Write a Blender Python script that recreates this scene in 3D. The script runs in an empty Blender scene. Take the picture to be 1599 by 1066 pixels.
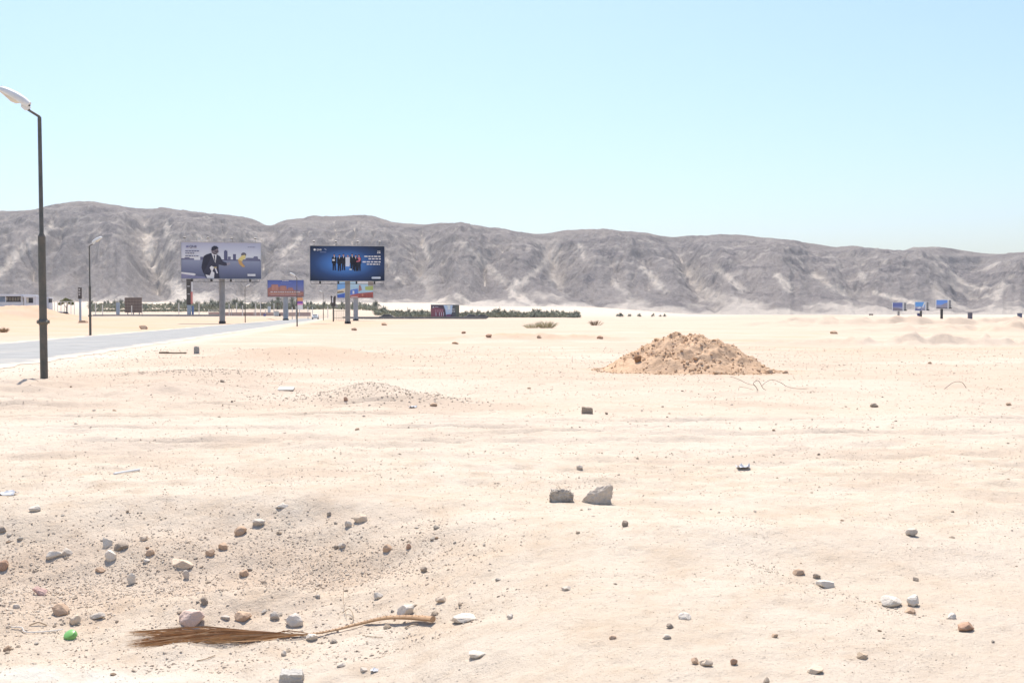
import bpy, bmesh, math, random
import numpy as np
from mathutils import Vector
R = math.radians
random.seed(7)
rng = np.random.default_rng(11)
scene = bpy.context.scene
COL = scene.collection

# ------------------------------------------------------------------ camera numbers
F = 1599 * 35 / 36.0
CAMZ = 1.6
PITCH = math.atan(43 / F)
CP, SP = math.cos(PITCH), math.sin(PITCH)

# ------------------------------------------------------------------ noise
_perm = rng.permutation(256)
_perm = np.concatenate([_perm, _perm, _perm])
_ga = rng.random(256) * 2 * np.pi
_gx, _gy = np.cos(_ga), np.sin(_ga)

def perlin(x, y):
    x = np.asarray(x, dtype=np.float64); y = np.asarray(y, dtype=np.float64)
    xi = np.floor(x).astype(np.int64); yi = np.floor(y).astype(np.int64)
    xf = x - xi; yf = y - yi
    xi &= 255; yi &= 255
    u = xf * xf * xf * (xf * (xf * 6 - 15) + 10)
    v = yf * yf * yf * (yf * (yf * 6 - 15) + 10)
    def g(ix, iy, dx, dy):
        h = _perm[_perm[ix] + iy]
        return _gx[h] * dx + _gy[h] * dy
    a = g(xi, yi, xf, yf); b = g(xi + 1, yi, xf - 1, yf)
    c = g(xi, yi + 1, xf, yf - 1); d = g(xi + 1, yi + 1, xf - 1, yf - 1)
    return 1.5 * ((a + (b - a) * u) * (1 - v) + (c + (d - c) * u) * v)

def fbm(x, y, o=4, gain=0.5, lac=2.03):
    s = 0; a = 1.0; t = 0
    for i in range(o):
        s = s + a * perlin(x + 17.3 * i, y - 9.1 * i); t += a
        a *= gain; x = x * lac; y = y * lac
    return s / t

def ridged(x, y, o=4):
    s = 0; a = 1.0; t = 0
    for i in range(o):
        s = s + a * (1 - 2 * np.abs(perlin(x + 31.7 * i, y + 5.3 * i))); t += a
        a *= 0.5; x = x * 2.1; y = y * 2.1
    return s / t

def sst(a, b, x):
    t = np.clip((x - a) / (b - a), 0, 1)
    return t * t * (3 - 2 * t)

def gauss(x, y, cx, cy, sx, sy, rot=0.0):
    dx, dy = x - cx, y - cy
    c, s = math.cos(rot), math.sin(rot)
    return np.exp(-(((dx * c + dy * s) / sx) ** 2 + ((-dx * s + dy * c) / sy) ** 2))

# ------------------------------------------------------------------ ground shape
def road_r(y): return -15.0 - 0.156 * (y - 29.3)          # right edge of the road
ROADW = 9.2

RUTS = ((12.35, .030, .0022, -14, 4), (14.0, .030, .0022, -14, 4), (13.3, -.012, .001, -3, 14),
                               (15.0, -.012, .001, -3, 14), (16.1, .06, -.002, -16, 0), (17.8, .06, -.002, -16, 0))

def pit_mask(x, y):
    wob = 0.35 * perlin(x * 0.45 + 3, y * 0.3) + 0.12 * perlin(x * 1.4, y * 1.1 + 8)
    return sst(8.6, 7.25, y + wob) * sst(0.35, -1.5, x + 0.16 * (y - 7) + 0.5 * wob) * sst(1.5, 4.2, y)

def Hraw(x, y):
    x = np.asarray(x, dtype=np.float64); y = np.asarray(y, dtype=np.float64)
    r = np.hypot(x, y)
    near = sst(260, 60, r)
    z = 0.055 * fbm(x / 4.5, y / 4.5, 3) * near
    z = z + (0.030 * fbm(x / 1.1 + 50, y / 1.1, 3) + 0.020 * fbm(x / .36, y / .30 + 20, 3) + .007 * np.abs(fbm(x / .13, y / .11 + 20, 2))) * sst(120, 30, r)
    z = z + 0.22 * fbm(x / 45, y / 28 + 40, 3) * sst(25, 90, r)
    # dug hollow at lower left with its gravelly bank
    pm = pit_mask(x, y)
    z = z - 0.43 * pm
    z = z + pm * (0.06 * fbm(x / .6 + 9, y / .5, 3) + .02 * ridged(x / .25, y / .2, 3) * sst(5.7, 6.5, y))
    z = z + 0.10 * gauss(x, y, -1.7, 6.75, 1.1, .28) + 0.08 * gauss(x, y, -3.2, 5.0, 1.3, .5)
    # low swells
    z = z - 0.16 * sst(5.2, 9.0, x) * sst(9, 5, y)
    z = z + 0.13 * gauss(x, y, 1.6, 7.0, 1.6, .55, -0.25)
    z = z + 0.27 * gauss(x, y, -2.75, 18.9, .85, .8) + 0.13 * gauss(x, y, -1.55, 17.9, .7, .5)
    z = z + 0.42 * gauss(x, y, -6.8, 35.5, 2.3, 2.2) + 0.22 * gauss(x, y, -9.3, 35, 1.6, 2)
    z = z + 0.17 * gauss(x, y, -8.0, 25.8, 1.7, 1.2) + 0.16 * gauss(x, y, -6.9, 21, 1.0, 1.6)
    z = z + .13 * fbm(x / 1.3, y / .55 + 3, 4) * np.exp(-((y - 20.5) / 4) ** 2) * sst(-3, -6, x) + .09 * fbm(x / 1.6, y / .5 + 3, 3) * np.exp(-((y - 11) / 3.5) ** 2)
    z = z + 0.12 * gauss(x, y, -11.4, 22.9, 2.2, .9) + 0.14 * gauss(x, y, -9.5, 19.5, 3.0, .6)
    z = z + 0.10 * gauss(x, y, -10.5, 17.5, 3.6, .5, 0.1)
    # orange strip of turned earth
    z = z + (0.35 + 0.25 * fbm(x / 1.2, y / 1.2, 3)) * gauss(x, y, 1.0, 60, 6.5, 1.5)
    # scraped ridges on the right
    z = z + (0.38 + 0.8 * fbm(x / 1.6, y / 1.2 + 5, 3)) * gauss(x, y, 24, 53, 9, 1.1, -0.10)
    z = z + (0.75 + 1.5 * fbm(x / 4, y / 3 + 15, 3)) * np.exp(-((y - 128 + 0.12 * x) / 5.0) ** 2) * sst(22, 36, x)
    z = z + (0.5 + 1.1 * fbm(x / 3, y / 3 + 25, 3)) * np.exp(-((y - 92 + 0.1 * x) / 3.0) ** 2) * sst(26, 40, x)
    z = z + 1.25 * np.exp(-((y - 255) / 30) ** 2) * sst(30, 62, x) * sst(120, 84, x)
    # wheel ruts
    for (y0, k, q, x0, x1) in RUTS:
        yc = y0 + k * x + q * x * x + 0.10 * perlin(x * .35, x * 0 + y0)
        m = sst(x0, x0 + 3, x) * sst(x1, x1 - 3, x)
        z = z + m * (.6 + .8 * perlin(x * .6, y * 0 + y0 * 3)) * (-0.085 * np.exp(-((y - yc) / .13) ** 2) + 0.05 * np.exp(-((np.abs(y - yc) - .26) / .10) ** 2))
    # spoil bank and rising land beyond the road at left
    z = z + 1.25 * sst(190, 320, y) * sst(-42, -70, x)
    z = z + 3.2 * sst(340, 640, y) * sst(-30, -110, x)
    z = z + (2.9 + 1.0 * fbm(x / 7, y / 7, 3) + .5 * ridged(x / 4, y / 3.5, 3)) * np.exp(-((y - 222) / 15) ** 2) * sst(-97.5, -108, x + 3 * perlin(y / 9, y * 0))
    z = z + (0.9 + 0.8 * fbm(x / 3, y / 3, 3)) * gauss(x, y, -95, 212, 4, 7)
    z = z + 10.5 * sst(560, 1250, r) * (1 - .93 * sst(.06, .20, x / np.maximum(y, 1)))
    return z

def H(x, y):
    x = np.asarray(x, dtype=np.float64); y = np.asarray(y, dtype=np.float64)
    z = Hraw(x, y)
    e = road_r(y)
    d = np.maximum(np.maximum(x - e, (e - ROADW) - x), 0)     # distance outside the road
    w = sst(0.1, 2.2, d)
    w = np.where(y > 338, 1.0, w)
    return z * w

def Hs(x, y): return float(H(np.array([x]), np.array([y]))[0])

def ray(u, v):
    dx = (u - 799.5) / F; dz = -(v - 533) / F
    return Vector((dx, CP + dz * SP, -SP + dz * CP))

def at(u, v):
    """first point of the ground met by looking along photo pixel (u, v)"""
    d = ray(u, v)
    ts = np.geomspace(3.2, 900, 900)
    g = CAMZ + d.z * ts - H(d.x * ts, d.y * ts)
    k = np.argmax(g < 0)
    if k == 0: k = len(ts) - 1
    a, b = ts[k - 1], ts[k]
    for _ in range(14):
        m = (a + b) / 2
        if CAMZ + d.z * m - Hs(d.x * m, d.y * m) < 0: b = m
        else: a = m
    return Vector((d.x * b, d.y * b, Hs(d.x * b, d.y * b)))

def on(u, depth):
    x = (u - 799.5) / F * depth
    return Vector((x, depth, Hs(x, depth)))

def zat(v, depth): return CAMZ + (490 - v) / F * depth

# ------------------------------------------------------------------ objects
def tag(o, label=None, cat=None, group=None, kind=None):
    if label: o['label'] = label
    if cat: o['category'] = cat
    if group: o['group'] = group
    if kind: o['kind'] = kind
    return o

def link(o, parent=None):
    COL.objects.link(o)
    if parent: o.parent = parent
    return o

def empty(name, loc, rz=0, label=None, cat=None, group=None):
    o = bpy.data.objects.new(name, None); link(o)
    o.empty_display_size = .2
    o.location = loc; o.rotation_euler = (0, 0, rz)
    return tag(o, label, cat, group)

def raw_mesh(name, V, Fc, mats, smooth=False):
    """V (n,3) array, Fc (m,k) array of equal-sized faces"""
    V = np.asarray(V, dtype=np.float32); Fc = np.asarray(Fc, dtype=np.int32)
    me = bpy.data.meshes.new(name)
    me.vertices.add(len(V)); me.vertices.foreach_set('co', V.ravel())
    m, k = Fc.shape
    me.loops.add(m * k); me.loops.foreach_set('vertex_index', Fc.ravel())
    me.polygons.add(m)
    me.polygons.foreach_set('loop_start', np.arange(0, m * k, k, dtype=np.int32))
    me.polygons.foreach_set('loop_total', np.full(m, k, dtype=np.int32))
    me.polygons.foreach_set('use_smooth', np.full(m, smooth, dtype=bool))
    for mt in (mats if isinstance(mats, (list, tuple)) else [mats]): me.materials.append(mt)
    me.update(); me.validate()
    return me

def add_attr(me, name, arr, kind='FLOAT'):
    a = me.attributes.new(name, kind, 'POINT')
    if kind == 'FLOAT': a.data.foreach_set('value', np.asarray(arr, np.float32).ravel())
    else: a.data.foreach_set('color', np.asarray(arr, np.float32).ravel())

class MB:
    def __init__(s): s.v = []; s.f = []; s.m = []
    def _add(s, vs, fs, mi):
        b = len(s.v); s.v += [tuple(p) for p in vs]
        for f in fs: s.f.append([b + i for i in f]); s.m.append(mi)
    def box(s, c, d, rz=0, mi=0, rot=None):
        hx, hy, hz = d[0] / 2, d[1] / 2, d[2] / 2
        vs = []
        for x in (-hx, hx):
            for y in (-hy, hy):
                for z in (-hz, hz):
                    p = Vector((x, y, z))
                    if rot is not None: p = rot @ p
                    if rz: p = Vector((p.x * math.cos(rz) - p.y * math.sin(rz), p.x * math.sin(rz) + p.y * math.cos(rz), p.z))
                    vs.append(p + Vector(c))
        s._add(vs, [(0, 1, 3, 2), (4, 6, 7, 5), (0, 4, 5, 1), (2, 3, 7, 6), (0, 2, 6, 4), (1, 5, 7, 3)], mi)
        return s
    def tube(s, pts, rad, seg=12, mi=0, flat=1.0, cap=True):
        pts = [Vector(p) for p in pts]; n = len(pts)
        if not isinstance(rad, (list, tuple)): rad = [rad] * n
        vs = []
        for i, p in enumerate(pts):
            t = (pts[min(i + 1, n - 1)] - pts[max(i - 1, 0)]).normalized()
            up = Vector((0, 0, 1)) if abs(t.z) < .9 else Vector((0, 1, 0))
            a = t.cross(up).normalized(); b = a.cross(t).normalized()
            for k in range(seg):
                th = 2 * math.pi * k / seg
                vs.append(p + a * math.cos(th) * rad[i] + b * math.sin(th) * rad[i] * flat)
        fs = []
        for i in range(n - 1):
            for k in range(seg):
                k2 = (k + 1) % seg
                fs.append((i * seg + k, i * seg + k2, (i + 1) * seg + k2, (i + 1) * seg + k))
        if cap:
            fs.append(tuple(range(seg - 1, -1, -1))); fs.append(tuple((n - 1) * seg + k for k in range(seg)))
        s._add(vs, fs, mi); return s
    def poly(s, vs, mi=0): s._add(vs, [tuple(range(len(vs)))], mi); return s
    def prism(s, pts, y0, y1, mi=0):
        """outline in the local x-z plane, extruded along y"""
        n = len(pts)
        vs = [(x, y0, z) for x, z in pts] + [(x, y1, z) for x, z in pts]
        fs = [tuple(range(n)), tuple(range(2 * n - 1, n - 1, -1))]
        for i in range(n):
            j = (i + 1) % n
            fs.append((j, i, n + i, n + j))
        s._add(vs, fs, mi); return s
    def build(s, name, mats, parent=None, smooth=False, bevel=0):
        me = bpy.data.meshes.new(name)
        me.from_pydata(s.v, [], s.f)
        for mt in (mats if isinstance(mats, (list, tuple)) else [mats]): me.materials.append(mt)
        me.polygons.foreach_set('material_index', s.m)
        if smooth: me.polygons.foreach_set('use_smooth', [True] * len(s.f))
        bm = bmesh.new(); bm.from_mesh(me)
        bmesh.ops.recalc_face_normals(bm, faces=bm.faces)
        bm.to_mesh(me); bm.free()
        if smooth: me.set_sharp_from_angle(angle=R(40))
        o = bpy.data.objects.new(name, me); link(o, parent)
        if bevel:
            b = o.modifiers.new('bevel', 'BEVEL'); b.width = bevel; b.segments = 2
        return o

# ------------------------------------------------------------------ materials
def nt_new(name):
    m = bpy.data.materials.new(name); m.use_nodes = True
    n = m.node_tree; p = n.nodes['Principled BSDF']
    p.inputs['Specular IOR Level'].default_value = .25
    return m, n, p

def N(n, t, **kw):
    o = n.nodes.new(t)
    for k, v in kw.items():
        if k.startswith('i_'): o.inputs[k[2:].replace('_', ' ')].default_value = v
        else: setattr(o, k, v)
    return o

def mixc(n, fac, a, b):
    m = n.nodes.new('ShaderNodeMix'); m.data_type = 'RGBA'; m.clamp_factor = True
    for sock, val in ((m.inputs[0], fac), (m.inputs[6], a), (m.inputs[7], b)):
        if hasattr(val, 'is_output'): n.links.new(val, sock)
        elif isinstance(val, (int, float)): sock.default_value = val
        else: sock.default_value = (*val, 1)
    return m.outputs[2]

def ramp(n, val, a, b):
    m = n.nodes.new('ShaderNodeMapRange'); m.clamp = True
    n.links.new(val, m.inputs[0]); m.inputs[1].default_value = a; m.inputs[2].default_value = b
    return m.outputs[0]

def noise(n, co, scale, det=4, rough=.55):
    t = N(n, 'ShaderNodeTexNoise'); t.inputs['Scale'].default_value = scale
    t.inputs['Detail'].default_value = det; t.inputs['Roughness'].default_value = rough
    n.links.new(co, t.inputs['Vector']); return t.outputs['Fac']

def math_(n, op, a, b=None):
    m = n.nodes.new('ShaderNodeMath'); m.operation = op
    for i, v in enumerate((a, b)):
        if v is None: continue
        if hasattr(v, 'is_output'): n.links.new(v, m.inputs[i])
        else: m.inputs[i].default_value = v
    return m.outputs[0]

def mat(name, c1, c2=None, scale=6, rough=.8, bump=0, bscale=None, metal=0, spec=.25, det=5, rand=False):
    m, n, p = nt_new(name)
    c2 = c2 or tuple(c * .8 for c in c1)
    co = N(n, 'ShaderNodeTexCoord').outputs['Object']
    f = noise(n, co, scale, det)
    c = mixc(n, ramp(n, f, .33, .67), c1, c2)
    if rand:
        oi = N(n, 'ShaderNodeObjectInfo').outputs['Random']
        c = mixc(n, math_(n, 'MULTIPLY', oi, .45), c, tuple(.55 * k for k in c1))
    n.links.new(c, p.inputs['Base Color'])
    p.inputs['Roughness'].default_value = rough; p.inputs['Metallic'].default_value = metal
    p.inputs['Specular IOR Level'].default_value = spec
    if bump:
        b = N(n, 'ShaderNodeBump'); b.inputs['Strength'].default_value = 1; b.inputs['Distance'].default_value = bump
        n.links.new(noise(n, co, bscale or scale * 3, 6, .65), b.inputs['Height'])
        n.links.new(b.outputs[0], p.inputs['Normal'])
    return m

SAND_A = (.585, .503, .408); SAND_B = (.55, .458, .355)

def sand_material():
    m, n, p = nt_new('desert_sand')
    geo = N(n, 'ShaderNodeNewGeometry').outputs['Position']
    at_ = N(n, 'ShaderNodeAttribute'); at_.attribute_name = 'soil'
    sep = N(n, 'ShaderNodeSeparateColor'); n.links.new(at_.outputs['Color'], sep.inputs[0])
    c = mixc(n, ramp(n, noise(n, geo, .55, 6, .6), .35, .65), SAND_A, SAND_B)
    c = mixc(n, math_(n, 'MULTIPLY', ramp(n, noise(n, geo, 2.3, 7, .7), .46, .70), .6), c, (.47, .355, .25))
    # orange earth, pale dust, grey grit
    c = mixc(n, math_(n, 'MULTIPLY', sep.outputs[1], 1.0), c, (.475, .382, .298))
    ea = N(n, 'ShaderNodeAttribute'); ea.attribute_name = 'earth'
    c = mixc(n, math_(n, 'MULTIPLY', ea.outputs['Fac'], ramp(n, noise(n, geo, 1.6, 6, .7), .12, .42)), c, (.51, .355, .24))
    c = mixc(n, math_(n, 'MULTIPLY', sep.outputs[2], .9), c, (.58, .497, .41))
    grit = ramp(n, noise(n, geo, 22, 5, .7), .42, .62)
    c = mixc(n, math_(n, 'MULTIPLY', math_(n, 'MULTIPLY', sep.outputs[0], grit), .62), c, (.50, .415, .33))
    c = mixc(n, math_(n, 'MULTIPLY', at_.outputs['Alpha'], ramp(n, noise(n, geo, 3.5, 6, .7), .30, .50)), c, (.60, .57, .50))
    sp = noise(n, geo, 13, 8, .82)
    c = mixc(n, math_(n, 'MULTIPLY', ramp(n, sp, .54, .66), .36), c, (.40, .315, .23))
    c = mixc(n, math_(n, 'MULTIPLY', ramp(n, sp, .44, .32), .4), c, (.60, .515, .43))
    # grains and tiny pebbles
    vo = N(n, 'ShaderNodeTexVoronoi'); vo.inputs['Scale'].default_value = 34; n.links.new(geo, vo.inputs['Vector'])
    keep = ramp(n, noise(n, geo, 6.5, 4, .6), .50, .66)
    peb = math_(n, 'MULTIPLY', ramp(n, vo.outputs['Distance'], .30, .16), keep)
    c = mixc(n, math_(n, 'MULTIPLY', peb, .55), c, (.33, .27, .22))
    fine = noise(n, geo, 130, 3, .7)
    c = mixc(n, math_(n, 'MULTIPLY', ramp(n, fine, .55, .75), .22), c, (.36, .28, .20))
    n.links.new(c, p.inputs['Base Color'])
    p.inputs['Roughness'].default_value = 1; p.inputs['Specular IOR Level'].default_value = 0
    h = math_(n, 'ADD', math_(n, 'MULTIPLY', noise(n, geo, 7, 9, .75), .042), math_(n, 'MULTIPLY', peb, .006))
    h = math_(n, 'ADD', h, math_(n, 'MULTIPLY', noise(n, geo, 60, 4, .7), .008))
    b = N(n, 'ShaderNodeBump'); b.inputs['Strength'].default_value = .9; b.inputs['Distance'].default_value = 1
    n.links.new(h, b.inputs['Height']); n.links.new(b.outputs[0], p.inputs['Normal'])
    return m

def hill_material():
    m, n, p = nt_new('desert_hillside')
    geo = N(n, 'ShaderNodeNewGeometry').outputs['Position']
    at_ = N(n, 'ShaderNodeAttribute'); at_.attribute_name = 'soil'
    sep = N(n, 'ShaderNodeSeparateColor'); n.links.new(at_.outputs['Color'], sep.inputs[0])
    c = mixc(n, ramp(n, noise(n, geo, .012, 7, .6), .38, .62), (.325, .285, .262), (.245, .218, .208))
    c = mixc(n, math_(n, 'MULTIPLY', ramp(n, noise(n, geo, .07, 6, .7), .52, .68), .4), c, (.42, .37, .345))
    c = mixc(n, math_(n, 'MULTIPLY', ramp(n, noise(n, geo, .36, 6, .8), .53, .60), .65), c, (.15, .135, .13))
    c = mixc(n, math_(n, 'MULTIPLY', ramp(n, noise(n, geo, .31, 6, .8), .57, .64), .7), c, (.50, .45, .41))
    c = mixc(n, math_(n, 'MULTIPLY', math_(n, 'MULTIPLY', sep.outputs[2], ramp(n, noise(n, geo, .12, 6, .8), .38, .52)), .9), c, (.125, .115, .125))     # rock outcrops, plus shade painted into the right ravine
    c = mixc(n, math_(n, 'MULTIPLY', sep.outputs[1], .6), c, (.27, .225, .195))       # brown cap
    sm = math_(n, 'MULTIPLY', sep.outputs[0], ramp(n, noise(n, geo, .20, 6, .8), .32, .44))
    c = mixc(n, sm, c, (.72, .635, .54))                                              # sand and scree
    n.links.new(c, p.inputs['Base Color'])
    p.inputs['Roughness'].default_value = 1; p.inputs['Specular IOR Level'].default_value = 0
    b = N(n, 'ShaderNodeBump'); b.inputs['Strength'].default_value = .8; b.inputs['Distance'].default_value = 1
    n.links.new(math_(n, 'MULTIPLY', noise(n, geo, .16, 8, .75), 11.0), b.inputs['Height'])
    n.links.new(b.outputs[0], p.inputs['Normal'])
    return m

def tint_material(name, cols, rough=.9, bump=.004, bscale=40):
    """colour picked per vertex by the float attribute 'pick'"""
    m, n, p = nt_new(name)
    a = N(n, 'ShaderNodeAttribute'); a.attribute_name = 'pick'
    cr = N(n, 'ShaderNodeValToRGB'); e = cr.color_ramp.elements
    for i, c in enumerate(cols):
        q = e[i] if i < 2 else e.new(0)
        q.position = i / (len(cols) - 1)
    for q, c in zip(sorted(e, key=lambda k: k.position), cols): q.color = (*c, 1)
    n.links.new(a.outputs['Fac'], cr.inputs[0])
    geo = N(n, 'ShaderNodeNewGeometry').outputs['Position']
    c = mixc(n, math_(n, 'MULTIPLY', ramp(n, noise(n, geo, bscale, 4), .4, .7), .35), cr.outputs[0], tuple(.6 * q for q in cols[0]))
    n.links.new(c, p.inputs['Base Color']); p.inputs['Roughness'].default_value = rough; p.inputs['Specular IOR Level'].default_value = 0
    return m

SAND = sand_material(); HILL = hill_material()
def rockm(name, a, b): return mat(name, a, b, 9, 1, .012, 26, spec=0)
RK = {
 'tan': rockm('tan_stone', (.68, .555, .425), (.58, .455, .335)),
 'brown': rockm('brown_stone', (.56, .405, .285), (.46, .32, .22)),
 'red': rockm('reddish_stone', (.48, .31, .215), (.38, .24, .165)),
 'grey': rockm('grey_stone', (.60, .525, .44), (.48, .41, .335)),
 'dark': rockm('dark_stone', (.38, .31, .245), (.30, .245, .19)),
 'white': rockm('pale_stone', (.68, .61, .52), (.57, .50, .41)),
 'pale': rockm('pale_grey_stone', (.72, .645, .55), (.61, .535, .445)),
 'pink': rockm('pinkish_stone', (.66, .50, .415), (.56, .42, .34)),
 'clod': rockm('earth_clod', (.62, .455, .315), (.54, .385, .26)),
 'dirt': rockm('sandy_dirt', (.55, .43, .31), (.47, .35, .24)),
}
MC = Vector((5.12, 28.3, 0))
# ------------------------------------------------------------------ ground sheet
def build_ground():
    fr = np.linspace(R(-44), R(44), 1050)                       # fine in front, coarse behind
    bk = np.linspace(R(44), R(316), 70)[1:-1]
    th = np.concatenate([fr, bk])
    rr = np.concatenate([[.4, .9, 1.5, 2.1, 2.6], np.geomspace(3.0, 420, 930), np.geomspace(430, 3400, 50)])
    T, Q = np.meshgrid(th, rr)
    X = Q * np.sin(T); Y = Q * np.cos(T)
    Z = H(X, Y)
    nr, nt = X.shape
    V = np.stack([X, Y, Z], -1).reshape(-1, 3)
    idx = np.arange(nr * nt).reshape(nr, nt)
    a = idx[:-1]; b = idx[1:]
    Fc = np.stack([a, b, np.roll(b, -1, 1), np.roll(a, -1, 1)], -1).reshape(-1, 4)[:, ::-1]
    # the middle
    V = np.vstack([V, [[0, 0, Hs(0, 0)]]])
    c = len(V) - 1
    mid = np.stack([np.full(nt, c), np.roll(idx[0], -1), idx[0], idx[0]], -1)[:, :3]
    me = raw_mesh('ground', V, Fc, SAND, True)
    x, y = X.ravel(), Y.ravel(); r = np.hypot(x, y)
    soil = np.zeros((len(V), 4))
    q = at(60, 1050); q2 = at(150, 1062)
    soil[:-1, 3] = .8 * np.clip(1.2 * gauss(x, y, q.x, q.y, .55, .17) + 1.0 * gauss(x, y, q2.x - .4, q2.y, 1.0, .08), 0, 1)
    pm = pit_mask(x, y)
    bank = pm * sst(6.45, 7.05, y + .35 * perlin(x * .7, y * .5) + .25 * sst(-2.2, -3.4, x))
    grit = bank * (.40 + .7 * fbm(x / .5, y / .5, 3))
    grit += .9 * gauss(x, y, -2.75, 18.6, 1.0, .9) + .6 * gauss(x, y, -8, 25.2, 1.5, .8) + .5 * gauss(x, y, -1.6, 17.7, .8, .4)
    grit += .8 * sst(.1, .45, fbm(x / 5 + 4, y / 3, 4)) * sst(9, 14, r) * sst(60, 30, r) * .5
    grit += .85 * sst(80, 150, y) * sst(12, 60, x) * (.55 + .5 * fbm(x / 30, y / 14, 3))
    orange = .72 * sst(8, 26, r) * sst(800, 400, r) + .3 * gauss(x, y, 1.0, 60.5, 8, 2.6) + .55 * gauss(x, y, 19, 45, 14, 9) * (.4 + fbm(x / 4, y / 3, 4) * 1.4)
    orange += .75 * np.exp(-((y - 165) / 75) ** 2) * sst(8, 0, x) * (.5 + .9 * fbm(x / 16, y / 9, 3))
    grit += 1.0 * np.exp(-((y - 222) / 22) ** 2) * sst(-80, -95, x) * (.5 + .8 * fbm(x / 5, y / 4, 3)); orange += 1.4 * np.exp(-((y - 222) / 34) ** 2) * sst(-80, -95, x) + .4 * bank
    orange += .45 * gauss(x, y, -7, 35, 4, 3)
    tan_ = fbm(x / 2.6 + 70, y / 1.5, 5)
    orange += .60 * sst(.04, .30, tan_) * sst(7, 10, r) * sst(70, 40, r)
    grit += .6 * sst(.12, .40, fbm(x / 1.4 + 20, y / .7 + 9, 5)) * sst(7, 10, r) * sst(50, 30, r)
    orange += .7 * sst(.02, .30, fbm(x / 22 + 11, y / 11, 5)) * sst(40, 75, r) * sst(500, 330, r)
    grit += .6 * sst(.10, .35, fbm(x / 14 + 51, y / 6, 5)) * sst(35, 60, r) * sst(500, 330, r)
    orange += .8 * np.exp(-((y - 21.5) / 4.5) ** 2) * sst(-2.5, -5, x) * (.35 + 1.2 * fbm(x / 2, y / .9, 4))
    for (y0, k, q, x0, x1) in RUTS:
        yc = y0 + k * x + q * x * x + 0.10 * perlin(x * .35, x * 0 + y0)
        m = sst(x0, x0 + 3, x) * sst(x1, x1 - 3, x) * sst(-.15, .2, fbm(x / 1.2, y * 0 + y0 * 5, 3))
        orange += m * (1.0 * np.exp(-((y - yc) / .10) ** 2) + .4 * np.exp(-((np.abs(y - yc) - .33) / .08) ** 2)); grit += .9 * m * np.exp(-((y - yc) / .10) ** 2)
    pale = .6 * np.exp(-((y - 14.6 - .01 * x) / 1.3) ** 2) + .5 * sst(.05, .4, fbm(x / 7 + 30, y / 5, 4)) * sst(140, 60, r)
    pale += .3 * sst(24, 20, r) * sst(17.5, 20, r)
    e = road_r(y)
    pale += .7 * np.exp(-((x - e - .8) / 1.3) ** 2) * sst(340, 300, y)
    pale += .5 * sst(620, 900, r)
    for k, a_ in enumerate((grit, orange, pale)): soil[:-1, k] = np.clip(a_, 0, 1)
    add_attr(me, 'soil', soil, 'FLOAT_COLOR')
    earth = .95 * gauss(x, y, 1.0, 60.3, 8, 2.2) * (.6 + .6 * fbm(x / 1.5, y / 1.5, 3)) + .6 * sst(.05, .3, fbm(x / 9 + 5, y / 6, 4)) * gauss(x, y, 16, 70, 26, 28)
    earth += 1.0 * np.exp(-((y - 222) / 24) ** 2) * sst(-80, -96, x) * (.6 + .6 * fbm(x / 6, y / 6, 3)) + 1.0 * sst(-14, -24, x) * sst(60, 90, y) * sst(290, 240, y) * (.55 + 1.0 * fbm(x / 12, y / 8, 4))
    md = np.hypot((x - MC.x) / 2.8, (y - MC.y) / 2.3)
    earth += sst(1.2, .85, md + .4 * fbm(x / .5, y / .5, 3)) * .6 + .35 * gauss(x, y, -7, 35, 3.5, 3) + .34 * pm * sst(5.9, 6.6, y) * (.5 + fbm(x / .8, y / .6, 3))
    ee = np.zeros(len(V)); ee[:-1] = np.clip(earth, 0, 1); add_attr(me, 'earth', ee)
    bm = bmesh.new(); bm.from_mesh(me); bm.verts.ensure_lookup_table()
    for i in range(nt): bm.faces.new((bm.verts[c], bm.verts[idx[0, (i + 1) % nt]], bm.verts[idx[0, i]]))
    bm.to_mesh(me); bm.free()
    o = bpy.data.objects.new('ground', me); link(o); tag(o, kind='structure')
    tag(o, 'pale sandy desert ground strewn with grit', 'ground')
build_ground()

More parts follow.
